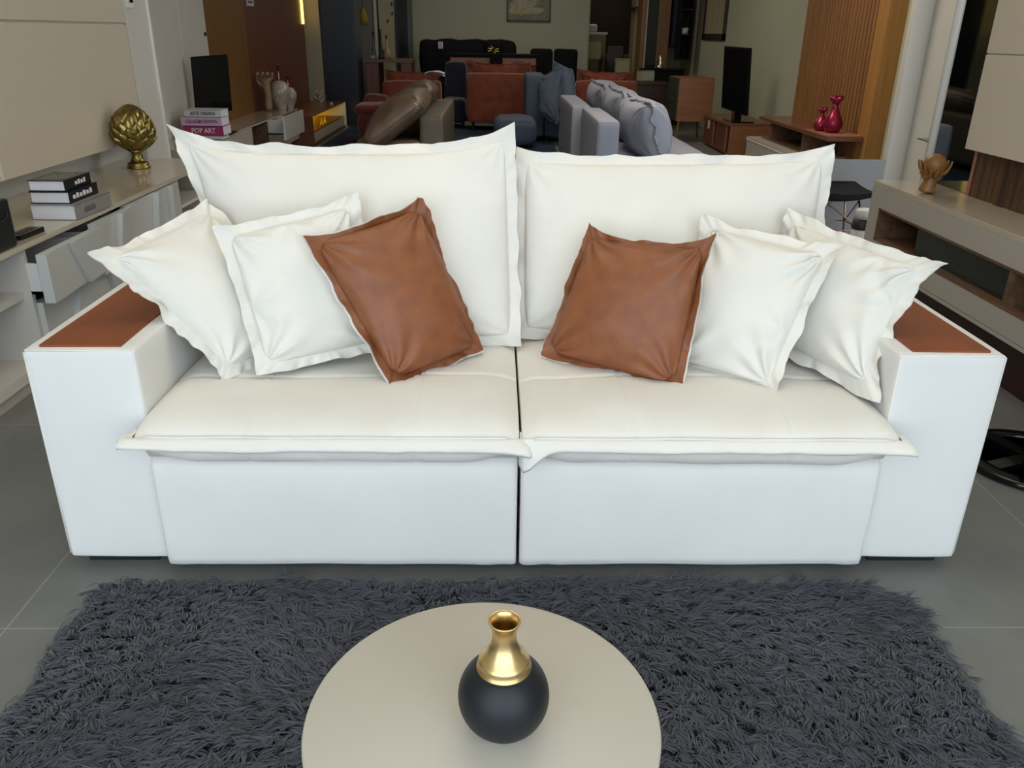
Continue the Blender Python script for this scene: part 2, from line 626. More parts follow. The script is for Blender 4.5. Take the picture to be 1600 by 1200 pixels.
def soft_box(x0, x1, y0, y1, z0, z1, r, n=(24, 14, 18), puff=0.004, seed=0.0):
    """upholstered box: rounded box surface with slight softness"""
    bm = bmesh.new()
    bmesh.ops.create_cube(bm, size=2.0)
    bmesh.ops.subdivide_edges(bm, edges=bm.edges, cuts=15, use_grid_fill=True)
    h = Vector(((x1 - x0) / 2, (y1 - y0) / 2, (z1 - z0) / 2))
    c = Vector(((x0 + x1) / 2, (y0 + y1) / 2, (z0 + z1) / 2))
    for v in bm.verts:
        q = Vector((math.sin(v.co.x * math.pi / 2), math.sin(v.co.y * math.pi / 2), math.sin(v.co.z * math.pi / 2)))
        p = Vector((q.x * h.x, q.y * h.y, q.z * h.z))
        inner = Vector((max(-h.x + r, min(h.x - r, p.x)), max(-h.y + r, min(h.y - r, p.y)), max(-h.z + r, min(h.z - r, p.z))))
        d = p - inner
        if d.length > 1e-9:
            p = inner + d.normalized() * r
        nrm = Vector((v.co.x ** 9, v.co.y ** 9, v.co.z ** 9))
        if nrm.length > 1e-6:
            nrm.normalize()
        g = (1 - q.x ** 4 * (abs(nrm.x) < 0.5)) * (1 - q.y ** 4 * (abs(nrm.y) < 0.5)) * (1 - q.z ** 4 * (abs(nrm.z) < 0.5))
        p += nrm * puff * (0.6 * g + 0.9 * nz(p.x * 4 + seed, p.y * 4, p.z * 4 + seed))
        v.co = c + p
    return bm


def mb_of(bm):
    s = MB()
    s.bm.free()
    s.bm = bm
    return s


for sx in (-1, 1):
    xo, xi = sx * SW, sx * (SW - AW)
    arm = mb_of(soft_box(min(xo, xi), max(xo, xi), 0.0, 1.0, 0.035, 0.68, 0.012, puff=0.0025, seed=sx)).build('arm', M['fabric_arm'], sofa, smooth=True)
    ins = MB().box(*sorted((sx * 1.048, sx * 1.26)), 0.02, 0.95, 0.664, 0.6865, 0.002).build('inset', M['inset'], arm, label='brown wood panel set into the armrest')
    # piping along the front edges
    p = MB()
    p.tube([(xo - sx * .004, .003, .05), (xo - sx * .004, .003, .672), (xo - sx * .01, .003, .677), (xi + sx * .01, .003, .677), (xi + sx * .004, .003, .67), (xi + sx * .004, .003, .05)], 0.0032, 6)
    p.build('piping', M['fabric'], arm, smooth=True)
    MB().box(*sorted((sx * 1.265, sx * 1.06)), 0.035, 0.14, 0.0, 0.042, 0.004).build('foot', M['foot'], sofa, label='low black foot under the arm')
    MB().box(*sorted((sx * 1.265, sx * 1.06)), 0.86, 0.96, 0.0, 0.042, 0.004).build('foot', M['foot'], sofa, label='low black foot under the arm')


def front_panel(x0, x1, seed):
    """upholstered pull-out base: front face soft, top rolled back under the cushion"""
    prof = [(0.30, 0.03), (-0.022, 0.03), (-0.033, 0.036), (-0.037, 0.06), (-0.037, 0.12), (-0.038, 0.2), (-0.039, 0.28), (-0.038, 0.33), (-0.033, 0.358), (-0.018, 0.376), (0.02, 0.386), (0.30, 0.39)]
    n = 60
    rows = []
    for i in range(n + 1):
        t = i / n
        t = 0.5 - 0.5 * math.cos(math.pi * t) if True else t
        x = lerp(x0, x1, t)
        row = []
        for j, (y, z) in enumerate(prof):
            e = min(x - x0, x1 - x)
            rd = 0.014
            yy = y
            if 0 < j < len(prof) - 1 and e < rd:
                yy = y + rd - math.sqrt(max(0, rd * rd - (rd - e) ** 2))
            w = 0
            if 2 <= j <= 9:
                w = 0.0055 * nz(x * 4 + seed, z * 6, seed) + 0.005 * nz(x * 15 + seed, z * 12 - x * 9, 1 + seed) * math.exp(-(e / 0.14) ** 2)
                if j >= 7:
                    w += 0.006 * nz(x * 7, 3.3, seed) * math.exp(-((x - x0) / .2) ** 2)
            row.append(Vector((x, yy - w, z + (0.004 * nz(x * 4, seed, 2) if j >= 7 else 0))))
        rows.append(row)
    m = MB()
    m.grid(rows)
    # closed ends
    for row, fl in ((rows[0], False), (rows[-1], True)):
        vs = [m.bm.verts.new(p) for p in row]
        m.bm.faces.new(vs[::-1] if fl else vs)
    return m


front_panel(-1.005, -0.0045, 1.3).build('base_panel', M['fabric_arm'], sofa, smooth=True, weld=1e-5)
front_panel(0.0045, 1.005, 4.1).build('base_panel', M['fabric_arm'], sofa, smooth=True, weld=1e-5)
MB().box(-1.0, 1.0, 0.26, 0.95, 0.05, 0.36).build('frame', M['gap'], sofa, label='dark hidden frame between the base panels')
MB().box(-1.004, 1.004, 0.80, 0.99, 0.05, 0.74, 0.02).build('back_frame', M['fabric_arm'], sofa)


def seat_cushion(x0, x1, seed, droop, seamx):
    # profile (y, z) from back under the back cushion, over the top, round the front, back underneath
    back = [(0.76, 0.41), (0.765, 0.45)]
    top_ = [(0.755, 0.474), (0.72, 0.484), (0.66, 0.491), (0.58, 0.497), (0.50, 0.502), (0.42, 0.507), (0.34, 0.511), (0.29, 0.5125)]
    top_ += [(0.265 - 0.005 * k, 0.513) for k in range(14)]
    top_ += [(0.17, 0.514), (0.12, 0.5145), (0.07, 0.5145), (0.03, 0.5135), (-0.005, 0.511), (-0.035, 0.507), (-0.06, 0.501), (-0.08, 0.493), (-0.095, 0.4835), (-0.104, 0.474)]
    low = [(-0.106, 0.462), (-0.107, 0.445), (-0.102, 0.425), (-0.090, 0.405), (-0.068, 0.390), (-0.03, 0.384), (0.1, 0.384), (0.76, 0.40)]
    prof = back + top_ + low
    J0, J1 = len(back), len(back) + len(top_)
    n = 220
    W = x1 - x0
    rows = []
    for i in range(n + 1):
        a = lerp(i / n, 0.5 - 0.5 * math.cos(math.pi * i / n), 0.6)
        x = lerp(x0, x1, a)
        e = min(x - x0, x1 - x)
        rnd = 1 - max(0, 1 - e / 0.07) ** 2.2
        row = []
        for j, (y, z) in enumerate(prof):
            zz, yy = z, y
            top = J0 <= j < J1 - 1
            if top:
                zz = 0.462 + (z - 0.462) * (0.62 + 0.38 * rnd)
                zz += (0.011 * nz(x * 2.6 + seed, y * 3.4, seed) + 0.004 * nz(x * 9, y * 8, seed)) * min(1, e / 0.1) * min(1, (y + 0.1) / 0.1)
                # sewn seams across the seat
                for sxx in seamx:
                    zz -= 0.0035 * math.exp(-((x - sxx) / 0.005) ** 2)
                    zz += 0.003 * math.exp(-((x - sxx) / 0.05) ** 2)
                zz -= 0.006 * math.exp(-((y - 0.235 - 0.008 * math.sin(x * 5 + seed)) / 0.008) ** 2)
            if J1 <= j <= J1 + 4:
                k = 0.35 + 0.65 * (1 - max(0, 1 - e / 0.16) ** 2)
                zz = 0.468 + (z - 0.468) * k + 0.006 * nz(x * 5, j, seed)
                yy = y + 0.004 * nz(x * 8, j * .3, seed)
                for sxx in seamx:
                    yy += 0.004 * math.exp(-((x - sxx) / 0.007) ** 2)
            row.append(Vector((x, yy, zz)))
        rows.append(row)
    m = MB()
    m.grid(rows)
    for row, fl in ((rows[0], False), (rows[-1], True)):
        vs = [m.bm.verts.new(p) for p in row]
        m.bm.faces.new(vs[::-1] if fl else vs)
    cu = m.build('seat_cushion', M['fabric'], sofa, smooth=True, weld=1e-5)
    # flat welt that sticks out along the front and returns a little way down both sides
    path = []
    for k in range(7):
        path.append((x0 - 0.002, -0.06 - 0.035 * k / 6, -1, 0))
    nn = 60
    for k in range(nn + 1):
        path.append((lerp(x0, x1, k / nn), -0.104, 0, -1))
    for k in range(7):
        path.append((x1 + 0.002, -0.095 + 0.035 * k / 6, 1, 0))
    R1, R2 = [], []
    mm = 5
    for j in range(mm + 1):
        t = j / mm
        r1, r2 = [], []
        for q, (x, y, dx, dy) in enumerate(path):
            cl = math.exp(-(((x - x0) ** 2 + (y + .104) ** 2) / 0.05 ** 2)) if dx <= 0 else 0
            cr = math.exp(-(((x - x1) ** 2 + (y + .104) ** 2) / 0.05 ** 2)) if dx >= 0 else 0
            ww = 0.027 if dx == 0 else 0.010
            px = x + dx * ww * t + (-0.028 * cl * droop[0][0] + 0.028 * cr * droop[1][0]) * t
            py = y + dy * ww * t - 0.012 * (cl + cr) * t
            ruf = 0.005 * nz(x * 6 + seed, y * 6, 1.0) + 0.003 * nz(x * 19, y * 9, seed)
            pz = 0.476 - 0.017 * t + ruf * t + (droop[0][1] * cl + droop[1][1] * cr) * t
            pz -= 0.012 * math.sin(math.pi * min(1, max(0, (x - x0) / W))) * t * 0.3
            fold = 0.005 * math.sin(7 * t + q * .6) * (cl + cr) * t
            pf = 0.005 * math.sin(math.pi * min(1, t * 1.05))
            r1.append(Vector((px, py, pz + 0.003 + pf + fold)))
            r2.append(Vector((px, py, pz - 0.005 - pf * 1.3 + fold)))
        R1.append(r1)
        R2.append(r2)
    f = MB()
    f.grid(R1).grid(R2, flip=True).grid([R1[-1], R2[-1]])
    for row in (0, -1):
        f.grid([[R1[j][row] for j in range(mm + 1)], [R2[j][row] for j in range(mm + 1)]])
    f.build('welt', M['fabric'], cu, smooth=True, weld=1e-5)
    p = MB()
    p.tube([(x, -0.1055 + 0.002 * nz(x * 8, seed), 0.481 + 0.002 * nz(x * 6, 1, seed)) for x in [lerp(x0 + .03, x1 - .03, k / 40) for k in range(41)]], 0.0034, 6)
    p.build('piping', M['fabric'], cu, smooth=True)


seat_cushion(-1.003, -0.004, 2.2, ((1.0, 0.012), (1.0, -0.012)), (-0.28, -0.72))
seat_cushion(0.004, 1.003, 5.7, ((-0.1, -0.05), (1.1, -0.004)), (0.30, 0.72))

# back cushions
bl = Pillow((-1.0, 0.60, 0.50), (0.025, 0.51, 0.501), (-0.002, 0.73, 1.192), (-1.124, 0.76, 1.17), 0.115, 0.055, 0.034, (0.0, 0.008, 0.075, 0.045), 1.7,
            ruffle=0.012, curl=(0, 0.01, 0.03, 0.04), rc=0.03, ro=0.012, pw=0.46, bk=4.5, wr=0.004, warp=0.008, sag=0.35)
br = Pillow((-0.004, 0.575, 0.505), (1.0, 0.60, 0.50), (1.037, 0.75, 1.132), (-0.007, 0.79, 1.107), 0.115, 0.055, 0.034, (0.0, 0.0, 0.035, 0.0), 6.3,
            ruffle=0.013, curl=(0, 0.0, 0.03, 0.02), rc=0.03, ro=0.012, pw=0.46, bk=5, wr=0.004, warp=0.008, sag=0.35)
for pl in (bl, br):
    k = T('back_cushion', '', '', (0, 0, 0))
    del k['label'], k['category']
    k.parent = sofa
    k.location = (pl.c[0] + pl.c[1]) / 2 - sofa.location
    fill_pillow(pl, k, (M['fabric'], M['fabric']))

# ================================================================ throw pillows
F, L = M['fabric'], M['leather']
throw_pillow('throw_pillow', 'brown leather throw pillow with pale edge, tilted on the left sofa seat', None,
             ((-0.379, 0.175, 0.495), (-0.094, 0.42, 0.526), (-0.296, 0.5, 1.001), (-0.64, 0.33, 0.908)), (L, F), Tf=.085, Tb=.06, rc=.11, fl=.020,
             bow=(.004, .012, .03, .012), seed=3.1, ruffle=.011, curl=(.02, -.01, .0, .02), wr=.008, pw=.36, bk=4)
throw_pillow('throw_pillow', 'brown leather throw pillow with pale edge, upright on the right sofa seat', None,
             ((0.07, 0.4, 0.511), (0.486, 0.16, 0.488), (0.594, 0.36, 0.924), (0.213, 0.5, 0.931)), (L, F), Tf=.08, Tb=.06, rc=.11, fl=.019,
             bow=(.004, .02, .05, .012), seed=8.4, ruffle=.011, curl=(.0, .01, .03, -.01), wr=.008, pw=.36, bk=5)
throw_pillow('throw_pillow', 'white flanged throw pillow directly behind the left brown leather pillow', None,
             ((-0.764, 0.19, 0.524), (-0.394, 0.41, 0.532), (-0.49, 0.54, 1.002), (-0.906, 0.38, 0.925)), (F, F), pinch=((0, .42, .008), (.5, 1, .006)), Tf=.08, Tb=.045, fl=.032,
             bow=(.0, .02, .022, .018), seed=5.2, ruffle=.014, curl=(.0, 0, .02, .03), wr=.009, pw=.38, bk=4)
throw_pillow('throw_pillow', 'white flanged throw pillow leaning over the left armrest, leftmost on the sofa', None,
             ((-0.866, 0.2, 0.497), (-0.58, 0.54, 0.54), (-0.986, 0.6, 0.959), (-1.189, 0.17, 0.885)), (F, F), Tf=.08, Tb=.03, fl=.032,
             bow=(.008, .02, .022, .038), seed=9.7, ruffle=.013, curl=(.0, 0, .02, .03), wr=.008, pw=.38, bk=4)
throw_pillow('throw_pillow', 'white flanged throw pillow beside the right brown leather pillow, partly behind it', None,
             ((0.461, 0.38, 0.484), (0.748, 0.12, 0.487), (0.96, 0.31, 0.896), (0.575, 0.55, 0.946)), (F, F), pinch=((1, .36, .008), (1, .86, .004)), Tf=.08, Tb=.045, fl=.030,
             bow=(.008, .028, .02, .012), seed=12.6, ruffle=.014, curl=(.0, 0.02, .03, 0), wr=.012, pw=.38, bk=4)
throw_pillow('throw_pillow', 'white flanged throw pillow leaning over the right armrest, rightmost on the sofa', None,
             ((0.763, 0.54, 0.547), (0.993, 0, 0.526), (1.177, 0.13, 0.893), (0.885, 0.6, 0.947)), (F, F), pinch=((1, .62, .007), (.75, 1, .004)), Tf=.075, Tb=.03, fl=.032,
             bow=(.0, .075, .02, .012), seed=15.9, ruffle=.013, curl=(.0, 0.0, .03, .03), wr=.011, pw=.38, bk=3.5)

# ================================================================ rug
RX0, RX1, RY0, RY1 = -1.19, 1.10, -1.62, -0.072


def in_rug(x, y, mrg=0.0):
    wob = 0.012 * np.sin(y * 23) + 0.008 * np.sin(y * 51 + 1)
    x0, x1, y0, y1 = RX0 + mrg + wob, RX1 - mrg + wob, RY0 + mrg, RY1 - mrg + 0.006 * np.sin(x * 17) - 0.03 * np.clip(x, 0, 2) ** 2
    r = 0.13
    ok = (x > x0) & (x < x1) & (y > y0) & (y < y1)
    for cx, cy, s1 in ((x1 - r, y1 - r, 1), (x0 + .05, y1 - .05, -1)):
        rr = r if s1 == 1 else .05
        cor = ((x - cx) * s1 > 0) & (y > cy) & ((x - cx) ** 2 + (y - cy) ** 2 > rr * rr)
        ok &= ~cor
    return ok


rug = T('shag_rug', 'charcoal grey shaggy rug on the tiled floor in front of the sofa', 'rug', (0, -0.86, 0))
pts = []
for k in range(9):
    a = math.pi / 2 * k / 8
    pts.append((RX1 - .15 + .13 * math.sin(a), RY1 - .18 + .13 * math.cos(a), 0))
poly = [(RX0 + .03, RY1 - .02, 0)] + pts + [(RX1 - .02, RY0 + .02, 0), (RX0 + .02, RY0 + .02, 0)]
MB().prism([(x, y, 0.001) for x, y, z in poly][::-1], (0, 0, 0.009)).build('backing', M['rugb'], rug)


def rug_pile():
    rng = np.random.default_rng(7)
    step = 0.0185
    gx, gy = np.meshgrid(np.arange(RX0, RX1, step), np.arange(RY0, RY1, step))
    cx = (gx + rng.uniform(-.5, .5, gx.shape) * step).ravel()
    cy = (gy + rng.uniform(-.5, .5, gy.shape) * step).ravel()
    # brushed direction of the pile: broad swirls plus each tuft's own turn
    a = 1.1 * np.sin(cx * 2.3 + 1.3 * np.sin(cy * 3.1)) + 1.2 * np.cos(cy * 4.2 + 1.7 * np.sin(cx * 3.7 + 1)) + 0.8 * np.sin(cx * 7.3 - cy * 6.1) + rng.normal(0, 0.55, cx.shape) - 1.2
    per = 11
    n0 = len(cx)
    cx, cy, a = np.repeat(cx, per), np.repeat(cy, per), np.repeat(a, per)
    tl = np.repeat(rng.uniform(0.75, 1.2, n0), per)
    th = np.repeat(rng.uniform(0.7, 1.25, n0), per)
    x = cx + rng.normal(0, 0.0075, cx.shape)
    y = cy + rng.normal(0, 0.0075, cx.shape)
    # strands of a tuft gather towards its axis
    gxx, gyy = cx - x, cy - y
    a = a + rng.normal(0, 0.22, cx.shape)
    keep = in_rug(x, y, 0.006)
    x, y, a, tl, th, gxx, gyy = (q[keep] for q in (x, y, a, tl, th, gxx, gyy))
    n = len(x)
    L = 0.052 * tl * rng.uniform(0.8, 1.15, n)
    up = 0.62 * th
    dx, dy = np.cos(a), np.sin(a)
    w0 = rng.uniform(0.0013, 0.0024, n)
    tw = rng.normal(0, 0.5, n)
    T_ = np.array([0, 0.3, 0.6, 0.85, 1.0])
    Wd = np.array([0.8, 1.0, 0.95, 0.7, 0.15])
    m = len(T_)
    V = np.zeros((n, m, 2, 3), np.float32)
    curl = rng.normal(0, 0.35, n)
    for k in range(m):
        t = T_[k]
        h = L * (0.25 * t + 0.6 * t * t)
        sx = -dy * curl * L * t * t * 0.5
        sy = dx * curl * L * t * t * 0.5
        px = x + dx * h + sx + gxx * 0.7 * t
        py = y + dy * h + sy + gyy * 0.7 * t
        pz = 0.009 + L * up * (1.35 * t - 0.75 * t * t)
        wx, wy = -dy * w0 * Wd[k], dx * w0 * Wd[k]
        wz = w0 * Wd[k] * np.sin(tw)
        V[:, k, 0] = np.stack([px - wx, py - wy, pz - wz], 1)
        V[:, k, 1] = np.stack([px + wx, py + wy, pz + wz], 1)
    base = (np.arange(n) * m * 2)[:, None, None]
    q = np.array([[2 * k, 2 * k + 1, 2 * k + 3, 2 * k + 2] for k in range(m - 1)])[None]
    Fc = (base + q).reshape(-1)
    me = bpy.data.meshes.new('pile')
    V = V.reshape(-1, 3) - np.array([rug.location.x, rug.location.y, 0], np.float32)
    nq = n * (m - 1)
    me.vertices.add(len(V))
    me.vertices.foreach_set('co', V.ravel())
    me.loops.add(nq * 4)
    me.loops.foreach_set('vertex_index', Fc.astype(np.int32))
    me.polygons.add(nq)
    me.polygons.foreach_set('loop_start', np.arange(0, nq * 4, 4, dtype=np.int32))
    me.update(calc_edges=True)
    o = link_mesh('pile', me, M['rug'], rug, local=True, smooth=True)
    o['kind'] = 'stuff'


rug_pile()

# ================================================================ coffee table and vase
ct = T('coffee_table', 'round beige lacquered coffee table standing on the shag rug', 'table', (-0.086, -0.958, 0))
MB().lathe([(0.0, .372), (.285, .372), (.2945, .3745), (.296, .378), (.296, .394), (.2945, .3985), (.291, .40), (0.0, .40)], (-0.086, -0.958, 0), 128).build('tabletop', M['table'], ct, smooth=True, weld=1e-6)
for k in range(3):
    a = math.radians(90 + 120 * k)
    c, s_ = math.cos(a), math.sin(a)
    MB().tube([(-.086 + .17 * c, -.958 + .17 * s_, .373), (-.086 + .225 * c, -.958 + .225 * s_, .012)], .019, 16, .012).build('leg', M['table'], ct, smooth=True)
bpy.data.objects[ct.name]
vs = T('vase', 'round black and gold vase on the beige coffee table', 'vase', (-0.052, -0.985, 0.40))
R, zc = 0.0735, 0.0715
prof = [(0.0, 0.0005), (0.026, 0.0005)]
za = 0.131
for k in range(33):
    t = -1.2 + (math.asin((za - zc) / R) + 1.2) * k / 32
    prof.append((R * math.cos(t), zc + R * math.sin(t)))
prof.append((0.03, za - .004))
prof.append((0.0, za - .006))
MB().lathe(prof, (-0.052, -0.985, 0.40), 72).build('body', M['vblack'], vs, smooth=True, weld=1e-6, label='matte black round body')
rb = R * math.cos(math.asin((za - zc) / R))
kn = [(rb + .0008, 0), (rb * .955, .0075), (.0400, .0150), (.0335, .0225), (.0276, .0300), (.0235, .0380), (.0208, .0460), (.0193, .0545), (.0189, .0625), (.0196, .0705), (.0215, .0780), (.0240, .0840), (.0252, .0872)]
sp = []
for i in range(len(kn) - 1):
    p0, p1, p2, p3 = (Vector(kn[max(0, min(len(kn) - 1, i + q))]) for q in (-1, 0, 1, 2))
    for j in range(5):
        t = j / 5
        q = 0.5 * (2 * p1 + (p2 - p0) * t + (2 * p0 - 5 * p1 + 4 * p2 - p3) * t * t + (3 * p1 - p0 - 3 * p2 + p3) * t ** 3)
        sp.append((q.x, za + q.y))
g = [(rb + .0006, za - .0015)] + sp + [(.0252, za + .0872), (.0254, za + .0885), (.0238, za + .0892), (.0210, za + .086), (.0175, za + .076), (.0160, za + .064), (.0160, za + .045), (.03, za + .02), (.02, za + .005), (0, za + .004)]
MB().lathe(g, (-0.052, -0.985, 0.40), 64).build('neck', M['gold'], vs, smooth=True, weld=1e-6, label='shiny gold neck and shoulder')


# ================================================================ left: taupe sideboard with faceted drawers
sb = T('sideboard', 'long taupe gloss sideboard with faceted grey drawer fronts, left of the sofa', 'sideboard', (-2.3, 1.9, 0))
MB().box(-2.612, -2.02, 0.55, 3.86, 0.597, 0.62, 0.002).build('top', M['gloss'], sb)
b = MB()
b.box(-2.60, -2.035, 1.36, 1.385, 0.06, 0.597)            # end of the drawer section
b.box(-2.60, -2.035, 3.13, 3.15, 0.06, 0.597)
b.box(-2.60, -2.035, 3.83, 3.855, 0.06, 0.597)
b.box(-2.60, -2.035, 1.36, 3.855, 0.06, 0.08)
b.box(-2.60, -2.585, 0.55, 3.855, 0.06, 0.597)
b.box(-2.60, -2.06, 3.15, 3.83, 0.40, 0.42)
b.box(-2.60, -2.035, 0.55, 0.575, 0.06, 0.597)
b.build('carcass', M['offw'], sb)
MB().box(-2.58, -2.07, 0.58, 1.36, 0.385, 0.414).build('shelf', M['offw'], sb)
MB().box(-2.60, -2.045, 0.56, 1.36, 0.06, 0.105).build('shelf', M['offw'], sb)
MB().box(-2.58, -2.066, 0.56, 3.8, 0.0, 0.06).build('plinth', M['taupe2'], sb)


def faceted_drawer(parent, xf, y0, y1, z0, z1, cuts, depth=0.42, dark=True):
    """drawer whose front is broken into slanted facets; cuts = (y at top, y at bottom, step in x)"""
    d = MB()
    edges = [(y0, y0, 0.0)] + cuts + [(y1, y1, 0.0)]
    for (a, bb) in zip(edges, edges[1:]):
        xa, xb = xf + a[2], xf - 0.016
        P = [(xa, a[0], z1), (xb, bb[0], z1), (xb, bb[1], z0), (xa, a[1], z0)]
        back = xf - 0.045
        d.prism([(back, a[0], z1), (back, bb[0], z1), (back, bb[1], z0), (back, a[1], z0)], (0.0005, 0, 0))
        v = [d.bm.verts.new(q) for q in P]
        w = [d.bm.verts.new((back, q[1], q[2])) for q in P]
        d.bm.faces.new(v)
        for k in range(4):
            d.bm.faces.new((v[k], v[(k + 1) % 4], w[(k + 1) % 4], w[k]))
    o = d.build('drawer', M['facet'], parent)
    t = MB()
    for q in ((y0 + .03, y0 + .045), (y1 - .045, y1 - .03)):
        t.box(xf - depth, xf - .045, q[0], q[1], z0 + .03, z1 - .045)
    t.box(xf - depth, xf - .045, y0 + .03, y1 - .03, z0 + .03, z0 + .042)
    t.build('drawer_box', M['white'], o, label='white drawer box behind the front')
    return o


faceted_drawer(sb, -1.925, 1.335, 1.885, 0.375, 0.582, [(1.55, 1.66, 0.004)])
faceted_drawer(sb, -1.972, 1.905, 2.33, 0.335, 0.585, [(2.17, 2.07, 0.012)])
faceted_drawer(sb, -2.005, 2.345, 3.12, 0.335, 0.590, [(2.72, 2.63, 0.02), (2.93, 2.90, 0.02)])
faceted_drawer(sb, -2.01, 1.385, 2.20, 0.085, 0.36, [(1.72, 1.55, 0.012), (2.0, 2.1, 0.01)])
faceted_drawer(sb, -2.015, 2.22, 3.12, 0.085, 0.325, [(2.6, 2.75, 0.014)])

pn = T('tv_wall_panel', 'wide taupe lacquered wall panel with a groove, above the left sideboard', 'wall panel', (-2.55, 2.0, 0.7))
b = MB()
b.box(-2.625, -2.50, -0.8, 2.12, 0.745, 1.463, 0.003).box(-2.625, -2.50, 2.145, 3.885, 0.745, 1.463, 0.003)
b.box(-2.625, -2.50, -0.8, 3.885, 1.478, 2.45, 0.003).box(-2.625, -2.515, -0.8, 3.88, 0.75, 2.44)
b.build('board', M['taupe'], pn)
MB().box(-2.52, -2.499, 2.122, 2.143, 0.748, 1.46).build('light_strip', M['white'], pn, label='pale vertical strip between the boards')
b = MB().tube([(-2.50, 2.12, 1.53), (-2.496, 2.12, 1.53)], .02, 20)
b.build('grommet', M['taupe2'], pn, label='round cable hole cover')
sw = T('light_switch', 'small white wall switch at the top of the left pillar', 'switch', (-2.497, 3.9, 1.63))
MB().box(-2.5, -2.488, 3.928, 4.031, 1.571, 1.70, .002).build('plate', M['white'], sw)
MB().box(-2.49, -2.482, 3.962, 4.014, 1.602, 1.68, .002).build('rocker', M['blackg'], sw, label='dark rocker')


def book(name, label, cover, x0, x1, y0, y1, z0, z1, spine='y0', group=None, cov=.0035, texts=(), rz=0.0):
    """closed book lying flat; spine on the given side"""
    cx, cy = (x0 + x1) / 2, (y0 + y1) / 2
    t = T(name, label, 'book', (cx, cy, z0), rz, group)
    hx, hy, h = (x1 - x0) / 2, (y1 - y0) / 2, z1 - z0
    b = MB().box(-hx, hx, -hy, hy, 0, cov, .0008).box(-hx, hx, -hy, hy, h - cov, h, .0008)
    ins = {'y0': (-hx + .006, hx - .006, -hy + cov, hy - .006), 'x1': (-hx + .006, hx - cov, -hy + .006, hy - .006)}[spine]
    if spine == 'y0':
        b.box(-hx, hx, -hy, -hy + cov, 0, h, .0008)
    else:
        b.box(hx - cov, hx, -hy, hy, 0, h, .0008)
    b.build('cover', M[cover], t, local=True)
    MB().box(ins[0], ins[1], ins[2], ins[3], cov, h - cov).build('pages', M['page'], t, local=True, label='pale page block')
    for (txt, size, fit, ink, dx) in texts:
        if spine == 'y0':
            me = text_mesh(txt, size, (dx, -hy - .0006, h / 2), (1, 0, 0), (0, 0, 1), fit=fit)
        else:
            me = text_mesh(txt, size, (hx + .0006, dx, h / 2), (0, 1, 0), (0, 0, 1), fit=fit)
        link_mesh('title', me, M[ink], t, local=True, label='spine lettering')
    return t


# stack of three books on the sideboard (spines towards the room, page edges towards the camera)
book('book', 'pale grey book at the bottom of the three-book stack on the left sideboard', 'bookg', -2.228, -2.015, 1.83, 2.18, .6205, .690, 'x1', 'books on the left sideboard', rz=-.03)
book('book', 'black book in the middle of the three-book stack on the left sideboard', 'bookk', -2.236, -2.052, 1.86, 2.15, .691, .745, 'x1', 'books on the left sideboard')
bk3 = book('book', 'black book with printed cover on top of the three-book stack', 'bookk', -2.238, -2.068, 1.87, 2.13, .746, .795, 'x1', 'books on the left sideboard')
MB().box(-.06, .06, -.095, .10, .0488, .0496).build('cover_print', M['print'], bk3, local=True, label='grey printed picture on the cover')
for nm, bb, n, hx, h in (('m', None, 5, 0, 0),):
    pass
_books = [o for o in COL.objects if o.type == 'EMPTY' and o.name.startswith('book')]
for o, hx, y0, y1, h, mt, cnt in ((_books[0], .1065, -.09, .02, .069, 'inkl', 7), (_books[1], .092, -.11, .09, .054, 'inkw', 6), (_books[2], .085, -.03, .08, .049, 'inkw', 4)):
    m = MB()
    st = (y1 - y0) / cnt
    for k in range(cnt):
        m.box(hx + .0002, hx + .0009, y0 + st * k, y0 + st * (k + .72), h * .3, h * (.62 + .1 * (k % 2)))
    M.setdefault('inkl', mat('grey_ink', '5E5B5A', 0.6))
    m.build('spine_print', M[mt], o, local=True, label='blocky print on the spine')

# gold artichoke
ar = T('artichoke_ornament', 'gold artichoke finial on a turned foot, on the left sideboard', 'ornament', (-2.372, 3.42, .6205))
MB().lathe([(0, 0), (.070, 0), (.0715, .006), (.070, .012), (.0655, .015), (.064, .02), (.066, .024), (.0645, .031), (.056, .036), (.046, .042), (.038, .052), (.033, .068), (.032, .084), (.036, .098), (.045, .104), (.046, .108), (.04, .113), (.055, .125), (0, .126)], (-2.372, 3.42, .6205), 48).build('foot', M['oldgold'], ar, smooth=True, weld=1e-6)
c0 = Vector((-2.372, 3.42, .6205 + .247))


def egg(z):   # radius of the bud at height z in [-1, 1]
    return .122 * math.sqrt(max(0, 1 - z * z)) ** 1.06 * (1 - .26 * z)


MB().lathe([(0, -.14)] + [(egg(k / 12) * .86, .145 * k / 12) for k in range(-11, 12)] + [(0, .14)], c0, 32).build('core', M['oldgold'], ar, smooth=True, weld=1e-6)
for j in range(8):
    m = MB()
    zb = -0.98 + 1.50 * j / 7
    cnt = [8, 8, 8, 8, 8, 7, 6, 4][j]
    for k in range(cnt):
        a = 2 * math.pi * (k + .5 * (j % 2)) / cnt + .2
        G = []
        for iv in range(9):
            v = iv / 8
            zz = min(1.0, zb + .66 * v)
            half = (math.pi / cnt) * 1.12 * (1 - max(0, (v - .35) / .65) ** 1.5) * (.75 + .25 * min(1, v / .35))
            row = []
            for iu in range(7):
                u = -1 + 2 * iu / 6
                fade = 1 - max(0, (zz - .45) / .55) ** 1.4
                r = egg(max(-.97, min(.999, zz))) * .88 + .004 + fade * (.026 * v ** 1.3 - .010 * u * u + .006 * (1 - abs(u)) ** 1.5 - (.010 if v > .95 else 0))
                row.append(c0 + Vector((r * math.cos(a + u * half), r * math.sin(a + u * half), .145 * zz)))
            G.append(row)
        m.grid(G)
        m.grid([[p * 1.0 - (p - c0) * .06 for p in G[-1]], G[-1]])
    m.build('scale_row', M['oldgold'], ar, smooth=True, recalc=False)

